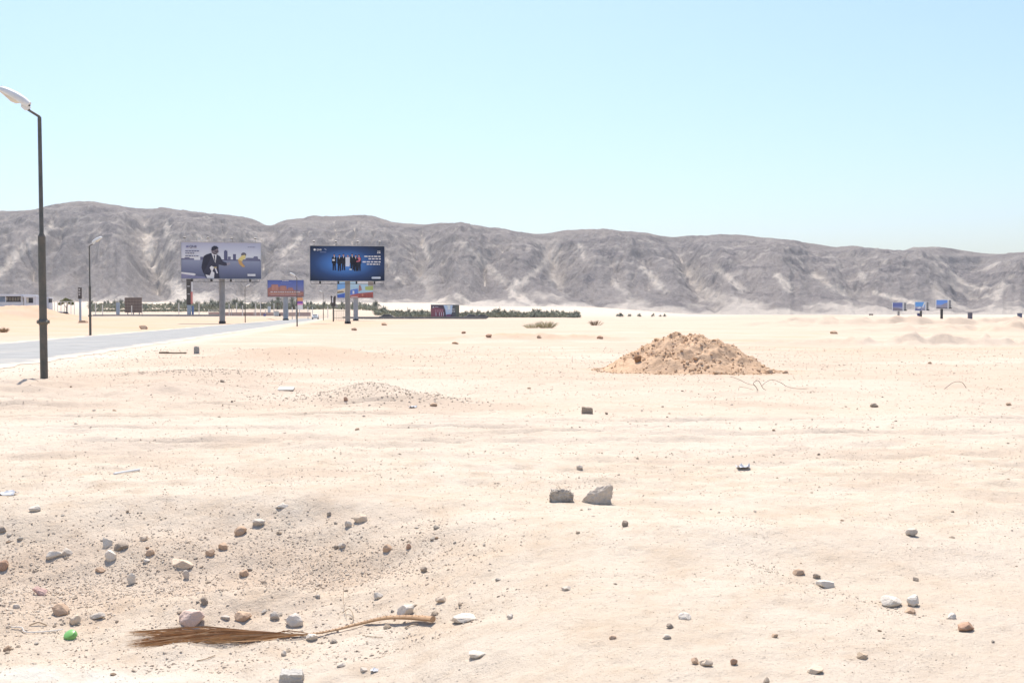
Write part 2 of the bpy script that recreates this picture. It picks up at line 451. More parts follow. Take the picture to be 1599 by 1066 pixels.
# ------------------------------------------------------------------ hills
SKY = [(-900, 360), (-500, 345), (-200, 335), (0, 332), (35, 330), (75, 327), (92, 321), (108, 319), (150, 321), (200, 326), (280, 331), (350, 336), (395, 343), (421, 354),
       (440, 346), (470, 342), (500, 340), (580, 340), (605, 348), (665, 351), (690, 348), (730, 350), (760, 357), (800, 361), (843, 366),
       (880, 361), (970, 362), (1010, 364), (1050, 372), (1068, 368), (1110, 368), (1125, 366), (1150, 371), (1220, 374), (1290, 387),
       (1350, 388), (1408, 393), (1440, 387), (1460, 387), (1540, 396), (1560, 397), (1599, 394), (1800, 385), (2200, 380), (2600, 390)]
def erode(Z, DX, DY, fade, iters, K, loose):
    ny, ns = Z.shape; n_ = ny * ns; flat = np.arange(n_).reshape(ny, ns); Z = Z.copy()
    for it in range(iters):
        best = np.zeros((ny, ns)); rcv = flat.copy(); dist = np.ones((ny, ns))
        for dj, di in ((-1, 0), (1, 0), (0, -1), (0, 1), (-1, -1), (-1, 1), (1, -1), (1, 1)):
            zn = np.roll(np.roll(Z, -dj, 0), -di, 1); rn = np.roll(np.roll(flat, -dj, 0), -di, 1)
            ds = np.hypot(DX * di, DY * dj); sl_ = (Z - zn) / ds
            if dj == -1: sl_[0] = -1
            if dj == 1: sl_[-1] = -1
            if di == -1: sl_[:, 0] = -1
            if di == 1: sl_[:, -1] = -1
            mk = sl_ > best
            best = np.where(mk, sl_, best); rcv = np.where(mk, rn, rcv); dist = np.where(mk, ds, dist)
        zf_ = Z.ravel(); order = np.argsort(zf_).tolist(); rc = rcv.ravel().tolist(); A = [1.0] * n_
        for i in reversed(order):
            j = rc[i]
            if j != i: A[j] += A[i]
        An = np.array(A); Fk = (K * np.sqrt(An) / dist.ravel() * fade.ravel()).tolist(); zl = zf_.tolist()
        for i in order:
            j = rc[i]
            if j != i:
                f = Fk[i]; zl[i] = (zl[i] + f * zl[j]) / (1 + f)
        Z = np.array(zl).reshape(ny, ns)
        Zs = Z.copy(); Zs[1:-1, 1:-1] = .25 * (Z[:-2, 1:-1] + Z[2:, 1:-1] + Z[1:-1, :-2] + Z[1:-1, 2:])
        Z = Z + loose * (Zs - Z) * fade
    return Z, An.reshape(ny, ns)

def build_hills():
    ns, ny = 1500, 300
    s = np.linspace(-.95, .95, ns)
    u = s * F + 799.5
    su, sv = zip(*SKY)
    vc = np.interp(u, su, sv)
    k = np.ones(9) / 9; vc = np.convolve(np.pad(vc, 4, 'edge'), k, 'valid') + .8 * fbm(u / 22, u * 0 + 3, 4)
    yc = 1720 + 90 * fbm(u / 170, u * 0 + 7, 3)
    yf = 1130 + 110 * fbm(u / 75, u * 0 + 1, 4) - 90 * sst(900, 1300, u)
    zf = 8.0 - 7.5 * sst(880, 1100, u)
    zc = CAMZ + (490 - vc) / F * yc
    t1 = np.concatenate([np.linspace(-.06, 1.0, 240), np.linspace(1.0, 1.8, 41)[1:]])
    ny = len(t1)
    S, T = np.meshgrid(s, t1); U = S * F + 799.5
    Yf, Yc, Zc, Zf = (np.broadcast_to(q, S.shape) for q in (yf, yc, zc, zf))
    Y = Yf + T * (Yc - Yf); X = S * Y
    tc = np.clip(T, 0, 1)
    # spurs and gullies run down the slope, leaning with the height
    dom = X + 70 * fbm(X / 260, Y / 260, 3)
    lean = (tc - .5) * 150 * perlin(X / 420 + 4, X * 0)
    g = ridged((dom + lean) / 190, Y / 900 + 3, 2)
    g2 = ridged((dom - lean * .6) / 70 + 9, Y / 420, 3)
    g3 = fbm(X / 26, Y / 60, 4)
    val = np.zeros_like(S)
    for (u0, w, a, du) in ((421, 26, .55, -60), (843, 22, .5, 60), (1050, 20, .40, 70), (1505, 46, 1.15, 10), (215, 26, .4, 40), (650, 24, .35, 20), (1290, 26, .3, 90)):
        uu = u0 + du * (1 - tc)
        val -= a * np.exp(-((U - uu) / w) ** 2) * sst(0, .35, tc)
    w = np.sin(np.pi * np.clip(tc, 0, 1)) ** .8
    wt = sst(1.0, .86, tc)
    tt = tc + w * (.17 * g + .075 * g2 + .03 * g3) + .22 * val * wt
    tt = np.clip(tt, 0, 1.2)
    P = np.where(tt < 1, .60 * tt ** 1.2 + .40 * sst(.25, .90, tt), 1)
    P = np.minimum(P, 1)
    Z = Zf + (Zc - Zf) * P
    # strata near the top
    lay = Z / 17.0 + .5 * fbm(X / 400, Y / 400, 2)
    fr = lay - np.floor(lay)
    Z = Z + 10 * (sst(.25, .75, fr) - fr) * sst(.48, .75, tt) * sst(1.02, .94, tc)
    rough = w * (4.2 * fbm(X / 10, Y / 12, 3) + 4.0 * ridged(X / 27 + lean / 27, Y / 60, 3) + 5.5 * fbm(X / 60 + 8, Y / 60, 3))
    Z = Z + rough
    Z = Z + 1.2 * rng.random(Z.shape) * w
    # running water: carve gullies by stream power on the grid (implicit, low cells first)
    fade = sst(.985, .80, T) * sst(-.02, .06, T)
    DXm = (s[1] - s[0]) * Y; DYm = np.gradient(Y, axis=0)
    jj, ii = 5, 7
    Zk = Z[::jj, ::ii]; Zk2, _ = erode(Zk, DXm[::jj, ::ii] * ii, DYm[::jj, ::ii] * jj, fade[::jj, ::ii], 10, .48, .10)
    d_ = Zk2 - Zk
    fj = np.arange(ny) / jj; fi = np.arange(ns) / ii
    j0 = np.minimum(fj.astype(int), d_.shape[0] - 2); i0 = np.minimum(fi.astype(int), d_.shape[1] - 2)
    tj = np.clip(fj - j0, 0, 1)[:, None]; ti = np.clip(fi - i0, 0, 1)[None]
    up = (d_[j0][:, i0] * (1 - tj) * (1 - ti) + d_[j0 + 1][:, i0] * tj * (1 - ti) + d_[j0][:, i0 + 1] * (1 - tj) * ti + d_[j0 + 1][:, i0 + 1] * tj * ti)
    Z = Z + up
    Z, acc = erode(Z, DXm, DYm, fade, 6, .11, .10)
    Z = np.where(T > 1, Zc + (T - 1) * 4 + 3 * fbm(X / 120, Y / 120, 3) * sst(1, 1.1, T), Z)
    Z = np.where(T < 0, Zf + T * 60, Z)
    V = np.stack([X, Y, Z], -1).reshape(-1, 3)
    idx = np.arange(ny * ns).reshape(ny, ns)
    Fc = np.stack([idx[:-1, :-1], idx[:-1, 1:], idx[1:, 1:], idx[1:, :-1]], -1).reshape(-1, 4)
    me = raw_mesh('hills', V, Fc, HILL, True)
    gy, gx = np.gradient(Z)
    streak = fbm((dom + lean) / 42, Y / 520 + 2, 4)
    gully = sst(.02, -.42, g + .55 * g2) + sst(-.10, -.5, val) * .6
    fleck = sst(.16, .34, fbm(X / 15 + 3, Y / 50 + Z / 14, 5))
    sand = np.clip(gully * sst(-.05, .30, streak + .2 * g3) * sst(.93, .70, tc) * 1.0, 0, 1)
    sand = np.maximum(sand, .3 * fleck * sst(.30, .5, tc) * sst(.85, .7, tc))
    sand = np.maximum(sand, sst(.20, .05, tc + .22 * fbm(X / 60, Y / 90, 4)) * np.where(U < 900, 1.0, .75))
    V_ = 490 - (Z - CAMZ) / Y * F
    hf = fbm(X / 7 + 3, Z / 5, 4)
    wu = U + 5 * fbm(X / 40, Y / 40 + 5, 3); wv = V_ + 4 * fbm(X / 40 + 50, Y / 40, 3)
    for (wd, st, *pl) in ((11, 1, (232, 372), (238, 405), (262, 440), (292, 466)), (7, .8, (262, 352), (270, 385), (250, 400)), (5, .9, (84, 352), (40, 392), (0, 428)), (5, .7, (46, 372), (24, 396), (10, 415)),
        (5, .8, (470, 372), (440, 398)), (4, .8, (660, 376), (670, 405)), (4, .9, (604, 405), (618, 432), (630, 440)), (6, .6, (720, 380), (765, 420), (796, 448)), (5, .7, (872, 392), (830, 428), (803, 450)),
        (6, 1, (806, 440), (800, 458), (822, 470), (842, 482), (880, 490)), (6, .9, (716, 462), (735, 478), (760, 484)), (4, .8, (905, 384), (914, 405)), (7, .9, (1004, 416), (1020, 436), (1036, 456)), (9, .6, (1070, 424), (1100, 452), (1140, 480)),
        (5, .7, (1120, 420), (1160, 452)), (6, .8, (1212, 432), (1232, 450)), (5, .8, (1345, 430), (1352, 437)), (4, .7, (1338, 408), (1352, 420)), (4, .9, (1364, 458), (1400, 468), (1440, 472)), (6, .7, (1590, 420), (1560, 452), (1545, 480)),
        (5, .7, (1270, 430), (1330, 470)), (6, .8, (560, 462), (590, 474), (640, 480)), (9, .9, (398, 470), (384, 488)), (6, .6, (312, 372), (330, 388)), (5, .6, (960, 440), (985, 470)), (9, .9, (285, 482), (262, 492))):
        for (a, b) in zip(pl[:-1], pl[1:]):
            ab = (b[0]-a[0], b[1]-a[1]); L2 = ab[0]**2 + ab[1]**2
            q = np.clip(((wu-a[0])*ab[0] + (wv-a[1])*ab[1]) / L2, 0, 1)
            dd = np.hypot(wu-a[0]-q*ab[0], wv-a[1]-q*ab[1])
            sand = np.maximum(sand, st * sst(1.7, .2, dd / wd + 1.5 * hf + .6 * g3 + .5 * streak) * sst(-.45, .05, g3 + streak + .5 * hf))
    la = np.log(np.maximum(acc, 1))
    for _ in range(2): la[1:-1, 1:-1] = .5 * la[1:-1, 1:-1] + .125 * (la[:-2, 1:-1] + la[2:, 1:-1] + la[1:-1, :-2] + la[1:-1, 2:])
    chan = sst(3.0, 4.0, la) * sst(.95, .80, tc) * sst(-.15, .15, fbm(X / 120 + 9, Y / 160, 3))
    sand = np.maximum(sand * .95, .85 * chan)
    sand = np.clip(sand, 0, 1)
    brown = sst(.80, 1.0, tt) * (.6 + .5 * fbm(X / 90, Z / 12, 3))
    out = sst(.12, .45, fbm(X / 55 + 77, Y / 120 + Z / 40, 5)) * sst(.1, .3, tt) * (1 - sand)
    band = sst(.58, .80, fr + .25 * hf) * sst(.95, 1.0, 1.98 - fr) * sst(.42, .60, tt) * sst(1.0, .93, tc) * sst(-.12, .25, fbm(X / 90 + 31, Z / 30, 4))
    out = np.maximum(out, .8 * band)
    out = np.maximum(out, np.exp(-((U - 1490) / 42) ** 2) * sst(.30, .45, tc) * sst(.93, .8, tc) * (.9 + .8 * fbm(X / 30, Z / 10, 3)))  # ravine cliffs, with their shade painted dark into the colour
    out = np.maximum(out, 1.0 * np.exp(-(((U - 1505 - .4 * (V_ - 420)) / 26) ** 2 + ((V_ - 432) / 26) ** 2)) * sst(-.35, .1, hf))  # darker core of the painted ravine shade
    out = np.maximum(out, .9 * np.exp(-(((U - 1085 - 1.6 * (V_ - 390)) / 12) ** 2 + ((V_ - 392) / 16) ** 2)) * sst(-.3, .1, hf))
    soil = np.stack([sand, np.clip(brown, 0, 1), np.clip(out, 0, 1), np.ones_like(sand)], -1).reshape(-1, 4)
    add_attr(me, 'soil', soil, 'FLOAT_COLOR')
    o = bpy.data.objects.new('hills', me); link(o); tag(o, 'long grey brown desert escarpment across the horizon', 'hills', kind='structure')
build_hills()

# ------------------------------------------------------------------ road
def build_road():
    m = mat('sun_bleached_asphalt', (.335, .333, .32), (.285, .283, .272), .9, 1, .006, 40, spec=0, det=8)
    n_ = m.node_tree; p_ = n_.nodes['Principled BSDF']; old = p_.inputs['Base Color'].links[0].from_socket
    a_ = N(n_, 'ShaderNodeAttribute'); a_.attribute_name = 'pick'; g_ = N(n_, 'ShaderNodeNewGeometry').outputs['Position']
    e_ = math_(n_, 'ADD', a_.outputs['Fac'], math_(n_, 'MULTIPLY', math_(n_, 'SUBTRACT', noise(n_, g_, .8, 7, .7), .5), 1.5))
    c_ = mixc(n_, math_(n_, 'MULTIPLY', ramp(n_, noise(n_, g_, .25, 6, .65), .55, .68), .35), old, (.46, .42, .36))
    n_.links.new(mixc(n_, ramp(n_, e_, .55, .85), c_, SAND_A), p_.inputs['Base Color'])
    ys = np.concatenate([np.arange(-40, 20, 2.0), np.geomspace(20, 345, 260)])
    V = []; nc = 9
    for y in ys:
        e = road_r(y)
        wr = .35 * float(perlin(y / 1.7, 3.3)) + .22 * float(perlin(y / .5, 8.3)); wl = .35 * float(perlin(y / 2, 7.7))
        for k in range(nc):
            f = k / (nc - 1)
            x = (e - ROADW + wl) + f * (ROADW + wr - wl)
            V.append((x, y, .012 + .03 * math.sin(math.pi * f)))
    n = len(ys); idx = np.arange(n * nc).reshape(n, nc)
    Fc = np.stack([idx[:-1, :-1], idx[:-1, 1:], idx[1:, 1:], idx[1:, :-1]], -1).reshape(-1, 4)
    me = raw_mesh('road', V, Fc, m, True)
    add_attr(me, 'pick', np.tile([1, .45, .1, 0, 0, 0, .1, .45, 1], n))
    o = bpy.data.objects.new('road', me); link(o); tag(o, 'bleached grey asphalt road running off to the left of the billboards', 'road', kind='structure')
build_road()

# ------------------------------------------------------------------ stones
def ico(sub):
    bm = bmesh.new(); bmesh.ops.create_icosphere(bm, subdivisions=sub, radius=1)
    V = np.array([v.co[:] for v in bm.verts]); Fc = np.array([[v.index for v in f.verts] for f in bm.faces]); bm.free()
    return V, Fc
ICO = {k: ico(k) for k in (1, 2, 3, 4)}

def stone_shape(seed, sub=3, cuts=11, lump=.10, fine=.03):
    r = np.random.default_rng(seed)
    V, Fc = ICO[sub]; V = V.copy()
    V *= (1 + lump * 2.2 * fbm(V[:, 0] * 1.1 + seed, V[:, 1] * 1.1 + V[:, 2] * .9, 2))[:, None]
    for _ in range(cuts):
        nrm = r.normal(size=3); nrm /= np.linalg.norm(nrm)
        d = r.uniform(.52, .86); q = V @ nrm
        V -= np.outer(np.maximum(q - d, 0) * .93, nrm)
    V *= (1 + fine * 2 * fbm(V[:, 0] * 5 + seed * 1.3, V[:, 1] * 5 + V[:, 2] * 4.1, 3))[:, None]
    V -= (V.max(0) + V.min(0)) / 2
    V /= (V.max(0) - V.min(0)) / 2
    return V, Fc

def put_stone(u, v, w, h, kind, label, name='stone', cat='stone', group=None, rz=None, depthk=.8, cuts=11, lump=.1, tilt=0, sink=.20, p=None, sub=3, shape=None, fine=.03):
    p = p or at(u, v)
    sc = p.y / F * (CP if False else 1)
    sx, sy, sz = w * sc / 2, w * sc / 2 * depthk, h * sc / 2 / (1 - sink * .8)
    if shape is None:
        V, Fc = stone_shape(int(u * 7 + v * 13), sub, cuts, lump, fine)
    else: V, Fc = shape
    V = V * np.array([sx, sy, sz])
    if tilt:
        c, s_ = math.cos(tilt), math.sin(tilt)
        V = np.stack([V[:, 0] * c - V[:, 2] * s_, V[:, 1], V[:, 0] * s_ + V[:, 2] * c], -1)
        ext = (V[:, 2].max() - V[:, 2].min()) / 2
    else: ext = sz
    V[:, 2] += ext * (1 - 2 * sink)
    me = raw_mesh(name, V, Fc, RK[kind])
    o = bpy.data.objects.new(name, me); link(o)
    y = p.y + sy * .75; x = p.x * y / p.y
    o.location = (x, y, min(p.z, Hs(x, y)) if shape is None else Hs(x, y))
    if rz: o.rotation_euler.z = rz
    tag(o, label, cat, group)
    return o

ROCKS = [
 (55, 799, 18, 10, 'white', 'pale rounded stone sitting on the lip of the gravel bank, nearest the left edge'),
 (3, 832, 16, 11, 'dark', 'dark brown stone cut off by the left edge of the photo, upper of two'),
 (5, 891, 17, 17, 'red', 'reddish brown stone cut off by the left edge, lower of two on the bank'),
 (168, 854, 15, 15, 'white', 'cream white stone just left of the dark grey slab on the bank'),
 (190, 859, 23, 12, 'dark', 'dark slate grey wedge of stone tilted on the gravel bank'),
 (173, 876, 18, 18, 'pale', 'light grey lump below the dark grey wedge on the bank'),
 (104, 868, 18, 13, 'grey', 'grey angular stone with a bright top, right one of the pair on the left bank'),
 (86, 873, 23, 13, 'pale', 'knobbly pale grey stone, left one of the pair on the left bank'),
 (235, 868, 13, 11, 'brown', 'smooth round brown stone to the right of the dark grey wedge'),
 (228, 879, 11, 7, 'white', 'small cream pebble under the round brown stone'),
 (157, 894, 15, 9, 'brown', 'flat brown stone below the light grey lump on the bank'),
 (205, 912, 13, 20, 'white', 'upright white and grey stone in the middle of the left bank'),
 (25, 950, 11, 7, 'grey', 'small grey stone alone on pale sand near the left edge'),
 (94, 961, 26, 18, 'brown', 'lumpy brown clod, larger of two at the foot of the left bank'),
 (117, 976, 18, 16, 'tan', 'sandy tan clod just right of the lumpy brown clod'),
 (224, 844, 13, 9, 'tan', 'small tan stone above the round brown stone on the bank'),
 (404, 822, 20, 12, 'grey', 'grey flat stone beside the tilted egg shaped stone'),
 (440, 794, 21, 8, 'pale', 'thin pale grey slab lying on the lip above the bank'),
 (328, 868, 14, 11, 'brown', 'round brown stone, lower left one of two in the middle of the bank'),
 (348, 859, 15, 12, 'brown', 'round brown stone, upper right one of two in the middle of the bank'),
 (291, 904, 9, 15, 'grey', 'small grey stone standing under the broad tan slab'),
 (381, 901, 16, 12, 'brown', 'brown stone at the foot of the bank right of the broad tan slab'),
 (319, 944, 12, 13, 'dark', 'dark cube shaped stone standing above the big pinkish boulder'),
 (379, 971, 27, 15, 'brown', 'rough brown broken stone right of the big pinkish boulder'),
 (352, 968, 16, 8, 'grey', 'low grey stones chip between the pinkish boulder and the rough brown stone'),
 (429, 968, 16, 14, 'grey', 'mid grey rounded stone left of the pale angular block by the palm frond'),
 (460, 979, 28, 21, 'pale', 'pale grey angular block of stone behind the palm frond'),
 (487, 1001, 19, 11, 'white', 'flat white stone lying against the thin part of the palm stalk'),
 (443, 1024, 9, 9, 'grey', 'little grey stone in front of the palm frond'),
 (563, 816, 22, 15, 'tan', 'cream tan cobble with a dark shadow high on the right part of the bank'),
 (544, 823, 12, 11, 'grey', 'grey pebble left of the cream tan cobble'),
 (534, 856, 13, 9, 'grey', 'grey brown stone below and left of the cream tan cobble'),
 (525, 857, 7, 6, 'dark', 'tiny dark pebble touching the grey brown stone on the bank'),
 (605, 862, 15, 13, 'brown', 'orange brown rounded stone on the right part of the bank'),
 (638, 857, 8, 9, 'red', 'small brick red stone right of the orange brown stone'),
 (662, 894, 12, 10, 'dark', 'dark round stone alone on smooth sand right of the bank'),
 (591, 935, 15, 11, 'white', 'bright white stone on sand above the palm stalk'),
 (689, 941, 19, 11, 'tan', 'tan stone with a twig across it above the stalk end'),
 (633, 964, 28, 20, 'white', 'white broken stone resting right behind the thick end of the palm stalk'),
 (726, 972, 42, 11, 'white', 'low crumbled white plaster lump right of the palm stalk'),
 (747, 1027, 31, 9, 'white', 'flat white stone in the sand at bottom centre'),
 (533, 1041, 14, 6, 'grey', 'small flat brown grey stone right of the concrete block'),
 (568, 1049, 12, 7, 'grey', 'bluish grey chip beside bits of white litter near the bottom edge'),
 (976, 822, 11, 10, 'dark', 'small dark stone below the pair of big rocks'),
 (884, 922, 15, 7, 'grey', 'flat grey stone alone on sand below the left big rock'),
 (796, 966, 11, 9, 'white', 'small white stone on sand right of the palm stalk'),
 (1069, 967, 21, 10, 'pale', 'pale grey stone with a dark side, uppermost of three on the sand'),
 (1046, 981, 12, 8, 'dark', 'dark chip, middle one of three stones on the sand'),
 (1041, 997, 14, 7, 'grey', 'flat grey stone, lowest of three on the sand'),
 (957, 998, 12, 6, 'brown', 'small brown stone left of the three stones on sand'),
 (1085, 1037, 12, 11, 'brown', 'grey brown cobble at the bottom edge touching a longer tan cobble'),
 (1103, 1040, 21, 12, 'tan', 'longer tan cobble at the bottom edge beside a grey brown one'),
 (1146, 1038, 12, 11, 'red', 'reddish brown cobble right of the two cobbles at the bottom'),
 (1423, 837, 18, 12, 'grey', 'grey pointed stone alone in the middle of the right hand sand'),
 (1247, 898, 18, 10, 'brown', 'brown stone at the upper end of the diagonal line of stones'),
 (1275, 903, 12, 8, 'dark', 'dark grey stone above the pale bluish slab'),
 (1289, 918, 28, 12, 'pale', 'pale bluish flat slab in the diagonal line of stones'),
 (1392, 948, 34, 16, 'white', 'long white stone in the lower part of the diagonal line'),
 (1426, 947, 21, 18, 'pale', 'upright pale grey stone right of the long white stone'),
 (1421, 958, 17, 9, 'brown', 'brown stone below the upright pale grey stone'),
 (1508, 986, 26, 14, 'red', 'reddish brown block at the lower right end of the diagonal line'),
 (1486, 966, 13, 9, 'pale', 'small pale stone just above the reddish brown block'),
 (1430, 907, 9, 6, 'dark', 'tiny dark stone above the upright pale grey stone'),
 (1273, 1052, 25, 11, 'tan', 'tan flat stone near the bottom edge right of centre'),
 (1347, 1029, 18, 10, 'dirt', 'crumbly sand clod near the bottom edge at right'),
 (1197, 1069, 10, 12, 'dark', 'dark pointed stone cut by the bottom edge'),
 (1210, 995, 10, 6, 'brown', 'small brown stone above the bottom cobbles at right'),
 (1365, 636, 12, 7, 'dark', 'dark stone alone on far sand right of the dirt mound'),
 (947, 647, 5, 4, 'dark', 'dark pebble right of the dark concrete block on far sand'),
 (677, 634, 12, 5, 'brown', 'brown flat stone right of the low gravel heap'),
 (905, 733, 10, 7, 'grey', 'grey stone on sand above the pair of big rocks'),
 (1575, 633, 9, 5, 'brown', 'brown stone on far sand close to the right edge'),
 (224, 514, 14, 7, 'brown', 'brown boulder on the far verge of the road left of the billboards'),
 (540, 626, 7, 7, 'red', 'reddish stone at the foot of the low gravel heap'),
 (347, 597, 8, 5, 'dark', 'dark stone on the low gritty swell right of the nearest lamp post'),
 (711, 537, 11, 4, 'brown', 'flat brown stone in front of the orange strip of earth'),
 (724, 521, 7, 4, 'red', 'reddish stone behind the left end of the orange strip'),
 (763, 527, 10, 6, 'red', 'reddish lump on the orange strip of earth, left one'),
 (842, 528, 8, 6, 'brown', 'brown lump on the orange strip of earth, middle one'),
 (937, 529, 10, 5, 'red', 'reddish lump on the orange strip of earth, right one'),
 (553, 516, 9, 5, 'brown', 'brown stone on sand just right of the blue billboard pillar'),
 (600, 508, 9, 5, 'brown', 'brown stone on far sand well right of the blue billboard'),
 (1302, 521, 12, 5, 'brown', 'brown lump on the far scraped ridge at right'),
 (1452, 568, 7, 4, 'brown', 'small brown lump on sand in front of the scraped ridges at right'),
]
for (u, v, w, h, k, lab) in ROCKS:
    put_stone(u, v, w, h, k, lab, cuts=random.choice((8, 11, 14)), lump=.12)
# the ones with a shape of their own
p = at(877, 784); s = p.y / F
put_stone(284, 886, 38, 13, 'tan', 'broad tan slab overhanging its own shadow on the bank', cuts=16, tilt=-.12, sub=4)
put_stone(299, 980, 40, 27, 'pink', 'big pinkish round boulder standing behind the palm leaves', 'rock', 'rock', cuts=5, lump=.08, sub=4, fine=.02)
put_stone(375, 836, 22, 13, 'brown', 'egg shaped brown stone tilted up to the right on the bank', cuts=3, tilt=.75)
put_stone(151, 967, 26, 9, 'grey', 'long cylinder shaped grey brown stone at the foot of the bank', cuts=5, tilt=.25, depthk=.45)
def special(name, V, mt, loc, rz, label, cat, amp=.2):
    bm = bmesh.new()
    for p in V: bm.verts.new(p)
    bmesh.ops.convex_hull(bm, input=bm.verts)
    bmesh.ops.triangulate(bm, faces=bm.faces)
    bmesh.ops.subdivide_edges(bm, edges=bm.edges, cuts=9, use_grid_fill=True)
    bmesh.ops.triangulate(bm, faces=bm.faces)
    size = max(max(v.co) for v in bm.verts)
    for v in bm.verts:
        c = v.co; k = 3.0 / size; bm.normal_update()
        n1 = float(fbm(np.array([c.x * k + 3]), np.array([c.y * k + c.z * k * 1.1]), 4)[0])
        n2 = float(fbm(np.array([c.x * k * 3 + 9]), np.array([c.y * k * 3 + c.z * k * 2.7]), 3)[0])
        v.co = c * (1 + amp * n1 + .35 * amp * n2)
    me = bpy.data.meshes.new(name); bm.to_mesh(me); bm.free(); me.materials.append(mt)
    o = bpy.data.objects.new(name, me); link(o); o.location = loc; o.rotation_euler.z = rz
    return tag(o, label, cat)
special('rock', [(x*s, y*s, z*s) for x, y, z in ((-19, -5, -2), (18, -6, -2), (-19, 6, -2), (18, 8, -2), (-19, -5, 11), (-13, -6, 17), (10, -5, 16), (18, -5, 12), (19, -6, 3), (-15, 8, 18), (13, 8, 17), (18, 7, 10), (0, 0, 19))],
        mat('pitted_rock', (.60, .53, .44), (.32, .27, .22), 22, .95, .02, 38), (p.x, p.y + 6*s, p.z), 0, 'big dark grey pitted rock, left one of the pair on open sand', 'rock', .30)
p = at(934, 788); s = p.y / F
special('rock', [(-24*s, -6*s, -3*s), (-24*s, 2*s, 4*s), (-18*s, -8*s, 14*s), (-6*s, -10*s, -4*s), (18*s, -8*s, -4*s), (17*s, 10*s, -3*s), (-20*s, 12*s, -3*s),
        (24*s, -3*s, 30*s), (22*s, 4*s, 31*s), (-10*s, -2*s, 22*s), (8*s, -8*s, 23*s), (10*s, 8*s, 25*s), (-16*s, 10*s, 12*s), (23*s, 0, 14*s)],
        mat('weathered_rock', (.60, .51, .41), (.48, .41, .335), 14, .9, .012, 30), (p.x, p.y + 9*s, p.z), 0,
        'big wedge shaped tan rock rising rightwards, right one of the open sand pair', 'rock')
CONC = mat('broken_concrete', (.52, .48, .42), (.40, .37, .325), 18, .95, .008, 45)
p = at(455, 1066); s = p.y / F
p = at(455, 1064); 
special('concrete_block', [(x*s, y*s, z*s) for x, y, z in ((-20, -12, -8), (20, -11, -8), (-19, 14, -8), (20, 13, -8), (-17, -10, 16), (18, -10, 14), (-16, 12, 17), (16, 12, 16))],
        CONC, (p.x, p.y, p.z), .1, 'grey broken concrete block at the bottom edge of the photo', 'concrete block')
p = at(917, 646); s = p.y / F
special('concrete_block', [(x*s, y*s, z*s) for x, y, z in ((-8, -4, -1), (9, -5, -1), (-8, 5, -1), (9, 5, -1), (-8, -4, 10), (8.5, -5, 9), (-8, 5, 10.5), (8.5, 5, 9))],
        RK['dark'], (p.x, p.y + 4*s, p.z), -.15, 'small dark block lying alone on far sand in front of the dirt mound', 'concrete block')
p = at(62, 928); s = p.y / F
special('brick_fragment', [(x*s, y*s, z*s) for x, y, z in ((-11, -3, 9), (-7, -6, 11), (9, -6, -3), (11, -2, 3), (-6, 4, 13), (10, 6, 6), (-10, 4, 4), (5, -6, -3))],
        mat('pink_brick', (.55, .36, .30), (.47, .33, .28), 30, .9, .003, 60), (p.x, p.y, p.z), 0, 'pinkish brick fragment tilted on the left bank', 'brick')
p = at(307, 552); s = p.y / F
special('concrete_stub', [(x*s, y*s, z*s) for x, y, z in ((-4, -4, -1), (4, -4, -1), (-4, 4, -1), (4, 4, -1), (-3.6, -3.6, 11), (3.6, -3.6, 10), (-3.6, 3.6, 11), (3.6, 3.6, 10.5))],
        mat('stub_concrete', (.40, .38, .35), (.30, .28, .25), 12, .9), (p.x, p.y, p.z), .2, 'short grey concrete stub standing beside the near edge of the road', 'concrete stub')

# ------------------------------------------------------------------ dirt mound
def mound_h(x, y):
    dx, dy = x - MC.x, y - MC.y
    wob = 1 + .13 * perlin(np.arctan2(dy, dx) * 1.3 + 5, dx * 0 + 2)
    rho = np.hypot(np.where(dx < 0, dx / 2.70, dx / 2.25), dy / 2.1) / wob
    h = 1.09 * (1 - np.minimum(rho, 1.3) ** 1.22); h = np.minimum(h, .98 + .4 * (h - .98))
    h = h - .055 
    band = sst(0.04, .5, h)
    h = h + band * (.32 * fbm(x / .8, y / .8 + 3, 3) + .06 * np.abs(fbm(x / .33, y / .33 + 7, 3)) + .09 * ridged(x / .42, y / .42, 4) * sst(-1.2, .2, -dy)) + .03 * fbm(x / .15, y / .15, 3) * sst(-.1, .2, h)
    return h
def build_mound():
    n = 240
    g = np.linspace(-3.4, 3.4, n)
    A, B = np.meshgrid(g, g)
    X, Y = A + MC.x, B + MC.y
    Z = H(X, Y) + np.maximum(mound_h(X, Y), -.12)
    V = np.stack([A, B, Z], -1).reshape(-1, 3)
    idx = np.arange(n * n).reshape(n, n)
    Fc = np.stack([idx[:-1, :-1], idx[:-1, 1:], idx[1:, 1:], idx[1:, :-1]], -1).reshape(-1, 4)
    hh = mound_h(X, Y).ravel()
    keep = (hh[Fc] > -.09).any(1)
    Fc = Fc[keep]
    used = np.unique(Fc); mp = np.full(len(V), -1); mp[used] = np.arange(len(used))
    m = mat('mound_earth', (.59, .415, .28), (.50, .34, .22), 3.2, 1, .03, 16, spec=0, det=8)
    me = raw_mesh('dirt_mound', V[used], mp[Fc], m, True)
    o = bpy.data.objects.new('dirt_mound', me); link(o); o.location = (MC.x, MC.y, 0)
    tag(o, 'heap of brown earth dumped on the open sand', 'dirt mound')
build_mound()
CLODS = [stone_shape(900 + i, 2, 9, .15, .06) for i in range(6)]
CLODM = [raw_mesh('earth_clod', V, Fc, RK['clod']) for V, Fc in CLODS]
def hm(x, y): return Hs(x, y) + max(0.0, float(mound_h(np.array([x]), np.array([y]))[0]))
